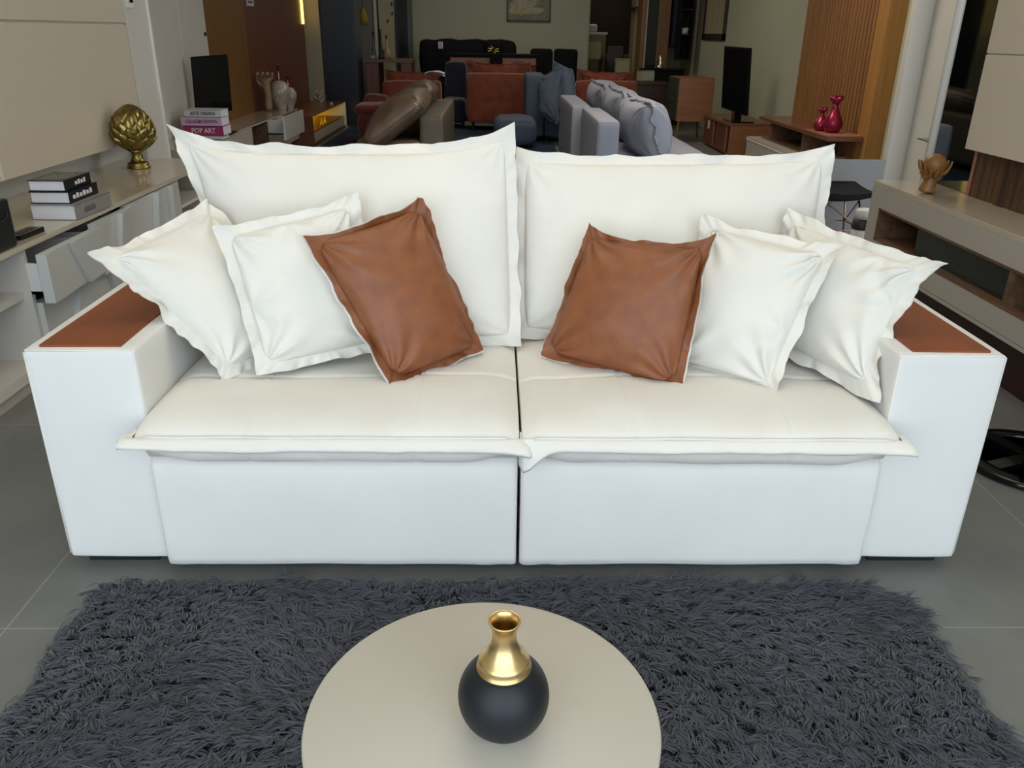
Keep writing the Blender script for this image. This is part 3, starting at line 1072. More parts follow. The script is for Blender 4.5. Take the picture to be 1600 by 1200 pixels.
# black box with a small black gadget at the near end of the sideboard
bx = T('black_box', 'glossy black rounded box at the near end of the left sideboard', 'box', (-2.16, 1.15, .6205))
MB().box(-2.33, -2.03, 0.93, 1.345, .6205, .815, .016, 3).build('case', M['blackbox'], bx, smooth=False)
MB().tube([(-2.028, 1.31, .765), (-2.024, 1.30, .748), (-2.024, 1.27, .738), (-2.024, 1.1, .738), (-2.028, 1.0, .745)], .0022, 6).build('handle', M['foot'], bx, smooth=True, label='thin grey grip line')
rm = T('remote_control', 'small black gadget lying beside the black box on the sideboard', 'gadget', (-2.08, 1.52, .6205))
m = MB()
m.prism([(-2.135, 1.40, .6205), (-2.065, 1.43, .6205), (-2.055, 1.60, .6205), (-2.12, 1.60, .6205)], (0, 0, .022))
m.build('body', M['blackg'], rm)
MB().box(-2.11, -2.075, 1.45, 1.57, .6425, .6445).build('top_plate', M['foot'], rm)

# ================================================================ left, further back
wp = T('wall_panel', 'tall pale grey wall panel with a seam behind the left television', 'wall panel', (-3.12, 6.5, 0))
b = MB().box(-3.128, -3.10, 4.3, 6.562, 0.02, 2.6, .003).box(-3.128, -3.10, 6.578, 7.32, 0.02, 2.6, .003)
b.build('board', M['offw'], wp)
MB().box(-3.128, -3.105, 6.56, 6.58, .02, 2.6).build('seam_strip', M['white'], wp)
MB().tube([(-3.10, 7.25, 1.40), (-3.085, 7.25, 1.40)], .02, 12).build('knob', M['foot'], wp)
op = T('oak_panel', 'honey oak wall panel between the pale panel and the dark wood panel', 'wall panel', (-3.12, 8, 0))
MB().box(-3.128, -3.10, 7.325, 8.77, 0.02, 2.6, .003).build('board', M['oak'], op)
wn = T('walnut_panel', 'dark red brown wood wall panel behind the white vases', 'wall panel', (-3.12, 10, 0))
MB().box(-3.128, -3.10, 8.78, 12.05, 0.02, 2.6, .003).build('board', M['walnut'], wn)
MB().box(-3.10, -3.08, 11.9, 12.0, 1.54, 2.6, .003).build('led_strip', M['ledb'], wn, label='glowing yellow light strip')
tg = T('price_tag', 'small white price tag on the dark red brown wood panel', 'tag', (-3.085, 9, 1.8))
m = MB().box(-3.0985, -3.0945, 8.924, 9.239, 1.717, 1.9)
m.build('card', M['bookw'], tg)
MB().box(-3.0947, -3.0937, 8.979, 9.18, 1.746, 1.774).build('print', M['inkl'], tg)

# low grey tv bench with an open niche and a pulled-out drawer
tb = T('tv_bench', 'low grey tv bench with open niche and a pulled out drawer', 'tv bench', (-2.9, 7.3, 0))
MB().box(-3.09, -2.70, 5.2, 9.40, .484, .50, .002).build('top', M['gloss'], tb)
b = MB().box(-3.09, -2.71, 5.2, 7.22, .12, .484).box(-3.09, -2.71, 7.22, 9.4, .12, .14).box(-3.09, -3.08, 7.22, 9.4, .14, .484)
b.box(-3.09, -2.71, 9.38, 9.4, .14, .484).box(-3.05, -2.8, 5.3, 9.3, 0, .12)
b.build('carcass', M['taupe2'], tb)
b = MB().box(-3.07, -2.712, 7.222, 7.24, .14, .484).box(-3.07, -2.712, 7.86, 7.88, .14, .484).box(-3.07, -2.712, 7.24, 7.86, .14, .152).box(-3.08, -3.065, 7.24, 7.86, .14, .484)
b.build('niche_lining', M['nichew'], tb)
dr = MB().box(-2.47, -2.445, 7.609, 8.574, .30, .555, .002).build('drawer', M['facet'], tb)
b = MB()
b.box(-3.0, -2.47, 7.90, 7.92, .33, .49).box(-3.0, -2.47, 8.40, 8.42, .33, .49).box(-3.0, -2.47, 7.9, 8.42, .33, .345)
b.build('drawer_box', M['white'], dr, label='white drawer box')
tv = T('television', 'black flat television standing on the grey tv bench on the left', 'television', (-2.85, 6.5, .50), 0)
P0, P1, P2, P3 = (Vector(q) for q in ((-3.019, 6.45, 0.693), (-2.66, 6.45, 0.715), (-2.646, 6.45, 1.228), (-2.996, 6.45, 1.201)))
m = MB()
m.prism([P0, P1, P2, P3], (-.02, .045, 0))
m.build('case', M['black'], tv)
cc = (P0 + P1 + P2 + P3) / 4
m = MB()
m.prism([cc + (q - cc) * .955 + Vector((0, -.001, 0)) for q in (P0, P1, P2, P3)], (0, -.002, 0))
m.build('screen', M['screen'], tv)
m = MB().box(cc.x - .14, cc.x + .16, 6.36, 6.58, .5005, .512, .004).box(cc.x - .03, cc.x + .03, 6.475, 6.505, .51, .74)
m.build('stand', M['black'], tv)
ppk = T('remote_control', 'small dark remote on the grey tv bench beside the titled books', 'remote control', (-2.76, 6.3, .5005))
MB().box(-3.107, -3.016, 6.2, 6.55, .5005, .52, .006).build('body', M['blackg'], ppk)
# titled books
ys = 5.95
Bz = [0.464, 0.533, 0.619, 0.699, 0.761]
book('book', 'grey book lowest in the stack under the magenta book on the tv bench', 'bookw', -2.943, -2.633, ys, ys + .24, .5005, Bz[1] - .001, 'y0', 'titled books on the tv bench')
book('book', 'magenta book with white lettering in the stack on the tv bench', 'bookm', -2.98, -2.612, ys, ys + .26, Bz[1], Bz[2] - .001, 'y0', 'titled books on the tv bench',
     texts=(('POP ART', .062, .22, 'inkw', .0),))
book('book', 'lilac book with dark lettering in the stack on the tv bench', 'bookp', -2.991, -2.619, ys, ys + .25, Bz[2], Bz[3] - .001, 'y0', 'titled books on the tv bench',
     texts=(('COLAGEM CRIATIVA', .042, .29, 'ink', 0),))
book('book', 'white book with dark lettering on top of the stack on the tv bench', 'bookw', -2.951, -2.615, ys, ys + .24, Bz[3], Bz[4], 'y0', 'titled books on the tv bench',
     texts=(('ARTE URBANA', .044, .235, 'ink', 0),))

# pale wooden hand
hx, hy = -3.094, 9.16
hd = T('hand_sculpture', 'pale wooden forearm and hand sculpture standing on the grey tv bench', 'sculpture', (-3.0, 9.02, .5005))
S = lambda px, py: Vector((-3.145, 9.02, 0.511))
vs_ = [(-3.0, 9.02, .50), (-3.0, 9.02, .60), (-3.005, 9.02, .70), (-3.02, 9.02, .78), (-3.03, 9.02, .86)]
ed = [(0, 1), (1, 2), (2, 3), (3, 4)]
rd = [(.062, .055), (.055, .05), (.05, .042), (.07, .045), (.085, .04)]
for k in range(4):
    ox = -.075 + .05 * k
    i0 = len(vs_)
    vs_ += [(-3.03 + ox, 9.02, .90), (-3.03 + ox * 1.15, 8.99, .945 + .012 * (k in (1, 2))), (-3.03 + ox * 1.2, 8.945, .955), (-3.03 + ox * 1.2, 8.93, .925)]
    ed += [(4, i0), (i0, i0 + 1), (i0 + 1, i0 + 2), (i0 + 2, i0 + 3)]
    rd += [.02, .019, .017, .014]
i0 = len(vs_)
vs_ += [(-3.11, 8.99, .83), (-3.135, 8.96, .88), (-3.12, 8.93, .91)]
ed += [(3, i0), (i0, i0 + 1), (i0 + 1, i0 + 2)]
rd += [.024, .02, .016]
vs_ = [(q[0] + .04 + (q[2] - .5) * .10, q[1] - .10, q[2]) for q in vs_]
link_mesh('arm_and_hand', skin(vs_, ed, rd), M['handw'], hd, smooth=True)


def ridged_vase(label, x, y, z0, h, r, neck_h):
    v = T('vase', label, 'vase', (x, y, z0), 0, 'pearl vases on the tv bench')
    pr = []
    for k in range(25):
        t = k / 24
        rr = r * (0.44 + 0.58 * math.sin(math.pi * (t ** 1.35) * .98 + .02) ** 1.0) if t < .93 else r * (.44 + .58 * math.sin(math.pi * (.93 ** 1.35) * .98)) * max(.25, 1 - ((t - .93) / .07) ** 2 * .72)
        pr.append((rr, h * t))
    MB().lathe([(0, 0)] + pr + [(0.0, h)], (x, y, z0), 96, mod=lambda a, z: 1 + .025 * abs(math.cos(7 * a + z * 22)) - .025 * abs(math.sin(7 * a - z * 22))).build('body', M['pearl'], v, smooth=True, weld=1e-6)
    MB().lathe([(0.028, h - .004), (.022, h + .02), (.017, h + neck_h * .5), (.017, h + neck_h * .92), (.03, h + neck_h * .96), (.03, h + neck_h), (.012, h + neck_h)], (x, y, z0), 20).build('neck', M['copper'], v, smooth=True, label='slender coppery neck')
    return v


ridged_vase('taller ridged pearl vase with slender neck on the grey tv bench', -2.838, 9.1, .5005, .36, .125, .19)
ridged_vase('shorter ridged pearl vase half hidden behind the taller one', -2.816 + .03, 9.33, .5005, .27, .10, .14)

# walnut tv bench with glowing niche
wb = T('tv_bench', 'walnut tv bench with a glowing yellow niche at its front', 'tv bench', (-2.8, 10.7, 0))
b = MB().box(-3.08, -2.53, 9.47, 12.05, .385, .40, .002).box(-3.08, -2.53, 9.47, 9.50, .02, .385).box(-3.08, -2.53, 9.5, 12.05, .02, .04).box(-3.08, -3.06, 9.5, 12.05, .04, .385)
b.build('carcass', M['walnuty'], wb)
MB().box(-3.08, -2.525, 11.98, 12.06, .0, .385).build('end_panel', M['white'], wb, label='pale end panel')
MB().box(-3.058, -3.05, 9.52, 11.97, .05, .38).build('niche_glow', M['glowy'], wb, label='yellow lit back of the niche')
MB().box(-3.05, -2.56, 9.52, 11.97, .165, .18).build('shelf', M['oak'], wb)
MB().box(-2.60, -2.545, 9.62, 11.93, .045, .16, .003).build('drawer', M['taupe2'], wb)
for k, (yy, sz) in enumerate(((9.66, .06), (10.5, .03), (10.75, .03))):
    a = T('glass_ball', ['round amber glass ball at the near end of the glowing niche', 'slim amber glass piece in the middle of the glowing niche', 'slim amber glass piece further along the glowing niche'][k], 'ornament', (-2.62, yy, .1805), 0, 'amber pieces in the glowing niche')
    if k == 0:
        MB().ball((-2.62, yy, .1805 + sz), sz, 24).build('ball', M['glassy'], a, smooth=True)
    else:
        MB().lathe([(0, 0), (sz, 0), (sz * .9, .02), (sz * .35, .05), (sz * .3, .10), (0, .10)], (-2.62, yy, .1805), 16).build('stem', M['glassy'], a, smooth=True)
fl = T('flower_ornament', 'small pale ornament of curled petals on the walnut tv bench', 'ornament', (-2.86, 10.6, .4005))
m = MB()
fx, fy = -2.729, 10.9
m.lathe([(0, 0), (.035, 0), (.03, .02), (.02, .04), (0, .045)], (fx, fy, .4005), 16)
m.build('base', M['pearl'], fl, smooth=True)
fl.location = (fx, fy, .4005)
for o in fl.children:
    o.location = (0, 0, 0)
random.seed(3)
m = MB()
for k in range(9):
    a = k * 2.4
    zz = .05 + .016 * k
    m.tube([(0, 0, zz), (.05 * math.cos(a), .05 * math.sin(a), zz + .02), (.075 * math.cos(a + .3), .075 * math.sin(a + .3), zz + .055), (.06 * math.cos(a + .8), .06 * math.sin(a + .8), zz + .075)], .022, 8, .008)
m.build('petals', M['pearl'], fl, local=True, smooth=True)

# navy wardrobe and what stands behind it
nw = T('wardrobe', 'tall navy wardrobe standing at the end of the walnut bench', 'wardrobe', (-2.62, 12.4, 0))
x0, x1 = -2.874, -2.325
MB().box(x0, x1, 12.22, 12.8, 0, 2.5, .004).build('body', M['navy'], nw)
MB().box(x0 + .008, x1 - .03, 12.2, 12.225, .05, 2.48, .003).build('door', M['navy'], nw)
ol = T('wall_strip', 'narrow olive painted upright between the wood panel and the navy wardrobe', 'upright', (-3.0, 12.3, 0))
MB().box(-3.15, x0 - .002, 12.16, 12.3, 0, 2.5, .003).build('board', M['cream'], ol)

dp = T('wardrobe', 'pale grey wardrobe door behind the glass vases', 'wardrobe', (-2.1, 14.6, 0))
MB().box(-2.593, -2.254, 14.2, 14.7, 0, 2.6, .005).build('body', M['greyp'], dp)
MB().box(-2.287, -2.24, 14.17, 14.2, 0, 2.6, .002).build('edge', M['taupe2'], dp)
dp2 = T('wardrobe', 'olive yellow wardrobe with small dark knobs beyond the console table', 'wardrobe', (-1.9, 14.8, 0))
m = MB().box(-2.234, -1.962, 14.4, 14.9, 0, 2.6, .005)
m.build('body', M['cream'], dp2)
for (px, py) in ((606, 33), (613, 21), (612, 6)):
    q = Vector((-2.065, 14.39, 1.627)) if px == 606 else (Vector((-1.977, 14.39, 1.756)) if px == 613 else Vector((-1.982, 14.39, 1.915)))
    MB().ball(q, .022, 10, (.7, .7, 1.6)).build('knob', M['foot'], dp2)
dp3 = T('wardrobe', 'dark grey mirror-fronted wardrobe at the left edge of the back wall', 'wardrobe', (-1.7, 14.9, 0))
MB().box(-1.949, -1.698, 14.6, 15.3, 0, 2.6, .005).build('body', M['navy'], dp3)
MB().box(-1.923, -1.72, 14.58, 14.6, .05, 2.55, .002).build('mirror_front', M['glassd'], dp3)
yt = T('tassel', 'yellow hanging tassel beside the pale grey wardrobe', 'tassel', (-2.397, 13.6, 1.541))
q = Vector((-2.397, 13.6, 1.541))
MB().lathe([(0, 0), (.07, .01), (.075, .1), (.05, .22), (.03, .27), (0, .28)], q, 16, mod=lambda a, z: 1 + .15 * math.cos(9 * a)).build('fringe', M['yellow'], yt, smooth=True)
MB().tube([q + Vector((0, 0, .27)), q + Vector((0, 0, 1.4))], .006, 6).build('cord', M['foot'], yt)

ctb = T('console_table', 'brown wooden console table carrying glass vases at the far left', 'table', (-1.8, 12.9, 0))
tz = 1.024
m = MB().box(-2.282, -1.476, 12.6, 13.4, tz - .05, tz, .004)
m.build('top', M['nichew'], ctb)
for (a, bb) in ((-2.25, -2.046), (-1.667, -1.495)):
    MB().box(a, bb, 12.66, 13.35, 0, tz - .05, .003).build('leg', M['walnut'], ctb)
for k, (px, ww, hh, mt_, lb) in enumerate(((585, .05, .42, 'glass', 'slim clear glass vase on the brown console, nearest the wardrobe'), (596, .055, .46, 'green', 'dark bottle vase standing between the glass and the sand-coloured ones'), (604, .07, .24, 'sand', 'round sand-coloured jar on the brown console table'))):
    xx = [-2.131, -2.012, -1.915][k]
    v = T('vase', lb, 'vase', (xx, 12.85, tz + .0005), 0)
    pr = [(0, 0), (ww, 0), (ww * .9, hh * .1), (ww * .3, hh * .55), (ww * .4, hh), (0, hh)] if k < 2 else [(0, 0), (ww * .7, 0), (ww, hh * .3), (ww * .8, hh * .6), (ww * .25, hh * .72), (ww * .22, hh * 1.3), (0, hh * 1.3)]
    MB().lathe(pr, (xx, 12.85, tz + .0005), 20).build('body', M[mt_], v, smooth=True, weld=1e-6)
    if k == 2:
        MB().lathe([(0, hh * 1.3), (ww * .26, hh * 1.3), (ww * .2, hh * 1.55), (0, hh * 1.55)], (xx, 12.85, tz + .0005), 12).build('stopper', M['foot'], v, smooth=True)


# ================================================================ back wall
pt = T('painting', 'framed painting of pale petals on the back wall', 'painting', (0.5, 15.58, 1.7))
ax, az = 0.135, 1.671
bx_, bz_ = 0.994, 2.06 + .28
m = MB()
for q in ((ax, ax + .022, az, bz_), (bx_ - .022, bx_, az, bz_), (ax, bx_, az, az + .022), (ax, bx_, bz_ - .022, bz_)):
    m.box(q[0], q[1], 15.55, 15.6, q[2], q[3])
m.build('frame', M['foot'], pt)
MB().box(ax + .02, bx_ - .02, 15.575, 15.598, az + .02, bz_ - .02).build('canvas', M['paint'], pt)
m = MB()
c = Vector((ax + .27, 15.573, az + .17))
for k in range(7):
    a = math.radians(5 + 28 * k)
    d = Vector((math.cos(a), 0, math.sin(a)))
    n_ = Vector((-d.z, 0, d.x))
    L1 = [.46, .42, .34, .30, .32, .26, .25][k]
    ring_ = []
    for i in range(14):
        t = 2 * math.pi * i / 14
        ring_.append(c + d * (L1 / 2 * (1 - math.cos(t)) if True else 0) + n_ * (.062 * math.sin(t)))
    m.prism([q + Vector((0, -.0006 * k, 0)) for q in ring_], (0, -.002, 0))
m.build('petals', M['petal'], pt)
MB().ball(c + Vector((0, -.004, -.01)), .055, 16, (1, .06, 1)).build('flower_centre', M['petalc'], pt)

# black high-backed sofa in front of the back wall
bs = T('sofa', 'black high-backed sofa against the back wall under bare paint', 'sofa', (-0.7, 14.6, 0))
x0, x1, zt = -1.511, 0.298, 1.315
m = mb_of(soft_box(x0, x1, 14.6, 14.95, .25, zt, .09, puff=.03, seed=4))
m.build('backrest', M['black'], bs, smooth=True)
mb_of(soft_box(x0 - .1, x1 + .1, 13.9, 14.62, .12, .62, .08, puff=.02, seed=6)).build('seat', M['black'], bs, smooth=True)
for sx in (x0 + .05, x1 - .05):
    MB().box(sx - .03, sx + .03, 14.0, 14.06, 0, .14).build('leg', M['foot'], bs)
    MB().box(sx - .03, sx + .03, 14.8, 14.86, 0, .28).build('leg', M['foot'], bs)
tg = T('price_tag', 'white price card pinned on the black sofa back', 'tag', (-1.122, 14.56, 1.235))
MB().box(-1.158, -1.074, 14.54, 14.548, 1.169, 1.291).build('card', M['bookw'], tg)
m = MB()
for k in range(4):
    m.box(-1.146, -1.086, 14.539, 14.5405, tg.location.z - .07 + .032 * k, tg.location.z - .058 + .032 * k)
m.build('print', M['inkl'], tg)
cp = T('throw_pillow', 'small black pillow with pale gold pattern on the black sofa back', 'pillow', (-0.124, 14.4, 1.162))
q = Vector((-0.124, 14.4, 1.162))
mb_of(soft_box(q.x - .17, q.x + .17, 14.36, 14.52, q.z - .12, q.z + .16, .075, puff=.02, seed=2)).build('cover', M['black'], cp, smooth=True)
m = MB()
for k in range(8):
    a = 2 * math.pi * k / 8
    m.tube([q + Vector((.03 * math.cos(a), -.05, .03 * math.sin(a))), q + Vector((.11 * math.cos(a + .4), -.052, .07 * math.sin(a + .4)))], .009, 6)
m.build('motif', M['oldgold'], cp)

# two low black armchairs right of it
for k, (pa, pb) in enumerate(((0, 0), (1, 1))):
    xa = [0.584, 1.048][k]
    xb = [1.036, 1.513][k]
    a = T('armchair', ['black low-backed armchair right beside the pinkish sideboards', 'black low-backed armchair nearest the dark doorway'][k], 'armchair', ((xa + xb) / 2, 14.7, 0), 0, 'black armchairs at the back wall')
    zt2 = 1.184
    xb -= .03
    mb_of(soft_box(xa, xb, 14.7, 14.95, .2, zt2, .05, puff=.01, seed=k)).build('backrest', M['black'], a, smooth=True)
    mb_of(soft_box(xa, xb, 14.0, 14.72, .12, .5, .05, puff=.01, seed=k + 3)).build('seat', M['black'], a, smooth=True)
    for (u, v) in ((.05, 14.05), (.05, 14.85), (-.05, 14.05), (-.05, 14.85)):
        sx = (xa + u) if u > 0 else (xb + u)
        MB().box(sx - .02, sx + .02, v - .02, v + .02, 0, .22).build('leg', M['foot'], a)

# two pinkish sideboards with scooped drawer pulls, black tops
for k in range(2):
    xa = [-0.875, 0.003][k]
    xb = [-0.175, 0.627][k]
    zt2 = 1.117
    s_ = T('sideboard', ['pinkish wood sideboard with scooped drawer pull, left of the black chair', 'pinkish wood sideboard with scooped drawer pull, right of the black chair'][k], 'sideboard', ((xa + xb) / 2, 13.4, 0), 0, 'pinkish sideboards at the back')
    MB().box(xa - .06, xb + .06, 13.15, 13.75, zt2 - .05, zt2, .004).build('top', M['black'], s_)
    MB().box(xa, xb, 13.22, 13.7, .1, zt2 - .05).build('carcass', M['orange'], s_)
    d = MB().box(xa + .01, xb - .01, 13.19, 13.22, zt2 - .17, zt2 - .06, .003).build('drawer', M['pink'], s_)
    m = MB()
    pts_ = [((xa + xb) / 2 + .13 * math.cos(math.pi * i / 10), 13.186, zt2 - .17 + .07 * math.sin(math.pi * i / 10)) for i in range(11)]
    m.prism(pts_, (0, .004, 0))
    m.build('pull', M['walnut'], d, label='dark scooped pull')
    MB().box(xa + .08, xb - .08, 13.2, 13.22, zt2 - .33, zt2 - .2, .002).build('drawer', M['oak'], s_)
    for sx in (xa + .03, xb - .03):
        for yy in (13.25, 13.66):
            MB().box(sx - .02, sx + .02, yy - .02, yy + .02, 0, .1).build('leg', M['foot'], s_)
ch = T('dining_chair', 'black dining chair between the two pinkish sideboards', 'chair', (-0.074, 12.9, 0))
xa, xb = -0.172, 0.035
MB().box(xa, xb, 12.88, 12.92, .46, 1.129, .012).build('backrest', M['black'], ch)
MB().box(xa - .1, xb + .1, 12.88, 13.14, .42, .47, .012).build('seat', M['black'], ch)
for sx in (xa, xb):
    for yy in (12.9, 13.1):
        MB().tube([(sx, yy, .43), (sx, yy, 0)], .016, 8, .011).build('leg', M['foot'], ch)


def lounge(name, label, x0, x1, y0, y1, zs, zb, m_, seed, group=None, pleats=0, facing=1):
    """low sofa seen from behind: back facing the camera"""
    t = T('armchair' if x1 - x0 < .8 else 'sofa', label, 'armchair' if x1 - x0 < .8 else 'sofa', ((x0 + x1) / 2, (y0 + y1) / 2, 0), 0, group)
    mb_of(soft_box(x0, x1, y0, y0 + .22, .14, zs, .05, puff=.012, seed=seed)).build('backrest', M[m_], t, smooth=True)
    mb_of(soft_box(x0 + .02, x1 - .02, y0 + .2, y1, .14, .42, .06, puff=.012, seed=seed + 2)).build('seat', M[m_], t, smooth=True)
    n_ = max(1, round((x1 - x0) / .75))
    for k in range(n_):
        xa_, xb_ = lerp(x0 + .03, x1 - .03, k / n_), lerp(x0 + .03, x1 - .03, (k + 1) / n_)
        pl_ = Pillow((xa_, y0 + .30, zs - .22), (xb_, y0 + .30, zs - .22), (xb_ + .02, y0 + .2, zb + .03), (xa_ - .02, y0 + .2, zb + .05), .09, .09, .03, (.0, .02, .05, .02), seed + k, wr=.012 if not pleats else .03)
        c_ = T('back_cushion', '', '')
        del c_['label'], c_['category']
        c_.parent = t
        c_.location = (pl_.c[0] + pl_.c[1]) / 2 - t.location
        fill_pillow(pl_, c_, (M[m_], M[m_]))
    for sx in (x0 + .08, x1 - .08):
        for yy in (y0 + .08, y1 - .08):
            MB().tube([(sx, yy, .15), (sx, yy, 0)], .018, 8, .012).build('leg', M['foot'], t)
    return t


lounge('sofa', 'burnt orange velvet sofa in the middle, left of the slate sofa', -0.521, 0.497, 11.5, 12.4, 0.874, 1.014, 'orange', 2.0)
lounge('sofa', 'burnt orange velvet sofa behind the taupe leather sofa', -1.844, -0.939, 11.5, 12.35, 0.744, 0.876, 'orange', 5.0)
lounge('sofa', 'burnt orange sofa with pleated cushions, right behind the light grey sofa', 1.149, 2.09, 11.2, 12.1, 0.798, 0.926, 'orange', 8.0, pleats=1)
# rust red armchair beside the glowing bench
ra = T('armchair', 'rust red round armchair next to the glowing walnut bench', 'armchair', (-1.75, 9.9, 0))
x0, x1 = -1.949, -1.586
mb_of(soft_box(x0, x1, 9.6, 10.25, .08, 0.422, .07, puff=.02, seed=1)).build('seat', M['red'], ra, smooth=True)
mb_of(soft_box(x0 - .03, x1 + .03, 9.58, 10.3, 0.431 - .01, 0.431 + .10, .05, puff=.015, seed=8)).build('seat_cushion', M['red'], ra, smooth=True)
mb_of(soft_box(x0, x1, 10.2, 10.42, .08, .62, .08, puff=.02, seed=5)).build('backrest', M['red'], ra, smooth=True)
for sx in (x0 + .06, x1 - .06):
    for yy in (9.68, 10.3):
        MB().tube([(sx, yy, .1), (sx, yy, 0)], .018, 8).build('leg', M['foot'], ra)

# navy rug and navy armchair deep in the room
nr = T('area_rug', 'dark navy area rug under the showroom sofas', 'rug', (-0.8, 9.3, 0))
MB().box(-2.45, 0.75, 7.0, 12.3, .001, .014, .004).build('pile', M['navyrug'], nr)
na = T('armchair', 'navy velvet armchair between the leather sofa and the orange sofa', 'armchair', (-.55, 12.6, 0))
x0, x1 = -0.928, -0.565
mb_of(soft_box(x0, x1, 12.5, 12.72, .1, 0.998, .06, puff=.02, seed=3)).build('backrest', M['navyf'], na, smooth=True)
mb_of(soft_box(x0, x1, 11.9, 12.5, .1, .45, .06, puff=.02, seed=9)).build('seat', M['navyf'], na, smooth=True)
for sx in (x0 + .06, x1 - .06):
    for yy in (11.96, 12.64):
        MB().tube([(sx, yy, .12), (sx, yy, 0)], .018, 8).build('leg', M['foot'], na)

# taupe leather sofa seen from its end
ls = T('sofa', 'taupe leather sofa seen end-on with fat shiny back cushions', 'sofa', (-1.1, 8.4, 0))
mb_of(soft_box(-.90, -.64, 7.2, 9.75, .08, .62, .035, puff=.008, seed=2)).build('back_frame', M['sofabf'], ls, smooth=True)
mb_of(soft_box(-1.60, -.88, 7.2, 9.55, .10, .36, .05, puff=.01, seed=4)).build('seat', M['sofab'], ls, smooth=True)
for (ya, yb, dz) in ((6.75, 8.40, 0.0), (8.40, 9.75, .02)):
    pl_ = Pillow((-1.44, yb, .33), (-1.44, ya, .33), (-.82, ya, .80 + dz), (-.84, yb, .80 + dz), .23, .14, .012, (0, 0, 0, 0), ya, ruffle=.004, pw=.36, wr=.016, warp=.02)
    c_ = T('back_cushion', '', '')
    del c_['label'], c_['category']
    c_.parent = ls
    c_.location = (pl_.c[0] + pl_.c[1]) / 2 - ls.location
    fill_pillow(pl_, c_, (M['sofab'], M['sofab']), ('cover', 'piping'))
for (sx, yy) in ((-1.5, 7.3), (-1.5, 9.45), (-.72, 7.3), (-.72, 9.65)):
    MB().tube([(sx, yy, .12), (sx, yy, 0)], .02, 8).build('leg', M['foot'], ls)
cl = T('folded_cloth', 'white folded cloth lying on top of the taupe leather sofa', 'cloth', (-.92, 9.55, .9))
q = Vector((-0.893, 9.4, 0.953))
rows_ = []
for i in range(9):
    rows_.append([q + Vector((-.12 + .26 * j / 8, -.05 + .36 * i / 8, .025 - .10 * (j / 8 - .5) ** 2 + .012 * nz(i * .7, j * .6, 2))) for j in range(9)])
m = MB()
m.grid(rows_).grid([[p + Vector((0, 0, -.03)) for p in r] for r in rows_], flip=True)
m.build('fold', M['bookw'], cl, smooth=True)

# slate sofa with chaise
ss = T('sofa', 'slate blue fabric sofa with tall back cushion and low chaise', 'sofa', (0.7, 10.4, 0))
mb_of(soft_box(0.347, 0.619, 10.2, 11.1, .08, 0.919, .04, puff=.01, seed=2)).build('back_frame', M['dgreyf'], ss, smooth=True)
mb_of(soft_box(.62, 1.7, 10.2, 11.1, .08, .42, .05, puff=.01, seed=5)).build('seat', M['dgreyf'], ss, smooth=True)
mb_of(soft_box(-0.094, 0.474, 9.3, 10.1, .06, 0.397, .10, puff=.02, seed=7)).build('chaise', M['dgreyf'], ss, smooth=True)
for k, cs in enumerate((((0.531, 9.95, 0.419), (0.791, 9.75, 0.288), (0.868, 10.1, 1.061), (0.502, 10.35, 0.87)), ((0.809, 9.9, 0.324), (1.08, 9.75, 0.384), (1.022, 10.3, 0.998), (0.722, 10.5, 1.123)))):
    pl_ = Pillow(*cs, .09, .09, .02, (.0, .01, .02, .02), 3.0 + k, ruffle=.012, wr=.016, pw=.4)
    c_ = T('back_cushion', '', '')
    del c_['label'], c_['category']
    c_.parent = ss
    c_.location = (pl_.c[0] + pl_.c[1]) / 2 - ss.location
    fill_pillow(pl_, c_, (M['dgreyf'], M['dgreyf']))
for (sx, yy) in ((.68, 10.3), (1.6, 10.3), (.68, 11.0), (1.6, 11.0)):
    MB().tube([(sx, yy, .1), (sx, yy, 0)], .02, 8).build('leg', M['foot'], ss)

# light grey sofa seen from behind its back frames
gs = T('sofa', 'light grey fabric sofa with puffy flanged cushions, right behind the white sofa', 'sofa', (1.3, 7.2, 0))
mb_of(soft_box(.83, 1.03, 5.5, 6.98, .08, .75, .03, puff=.006, seed=3)).build('back_frame', M['greyf'], gs, smooth=True)
mb_of(soft_box(.735, .95, 7.02, 8.85, .08, .75, .03, puff=.006, seed=6)).build('back_frame', M['greyf'], gs, smooth=True)
mb_of(soft_box(1.0, 1.95, 5.52, 8.85, .08, .42, .05, puff=.01, seed=8)).build('seat', M['greyf'], gs, smooth=True)
for k, (ya, yb, zt_, xt) in enumerate(((5.38, 6.55, .93, 1.22), (6.55, 7.72, .95, 1.18), (7.72, 8.9, .95, 1.12))):
    pl_ = Pillow((1.40, ya, .40), (1.36, yb, .40), (xt, yb, zt_), (xt + .02, ya, zt_), .24, .19, .02, (0, .01, .03, .01), 2.0 + k * 3, ruffle=.015, wr=.018, pw=.36, warp=.02)
    c_ = T('back_cushion', '', '')
    del c_['label'], c_['category']
    c_.parent = gs
    c_.location = (pl_.c[0] + pl_.c[1]) / 2 - gs.location
    fill_pillow(pl_, c_, (M['greyf'], M['greyf']))
for (sx, yy) in ((.9, 5.6), (1.85, 5.6), (.85, 8.75), (1.85, 8.75)):
    MB().tube([(sx, yy, .1), (sx, yy, 0)], .02, 8).build('leg', M['foot'], gs)


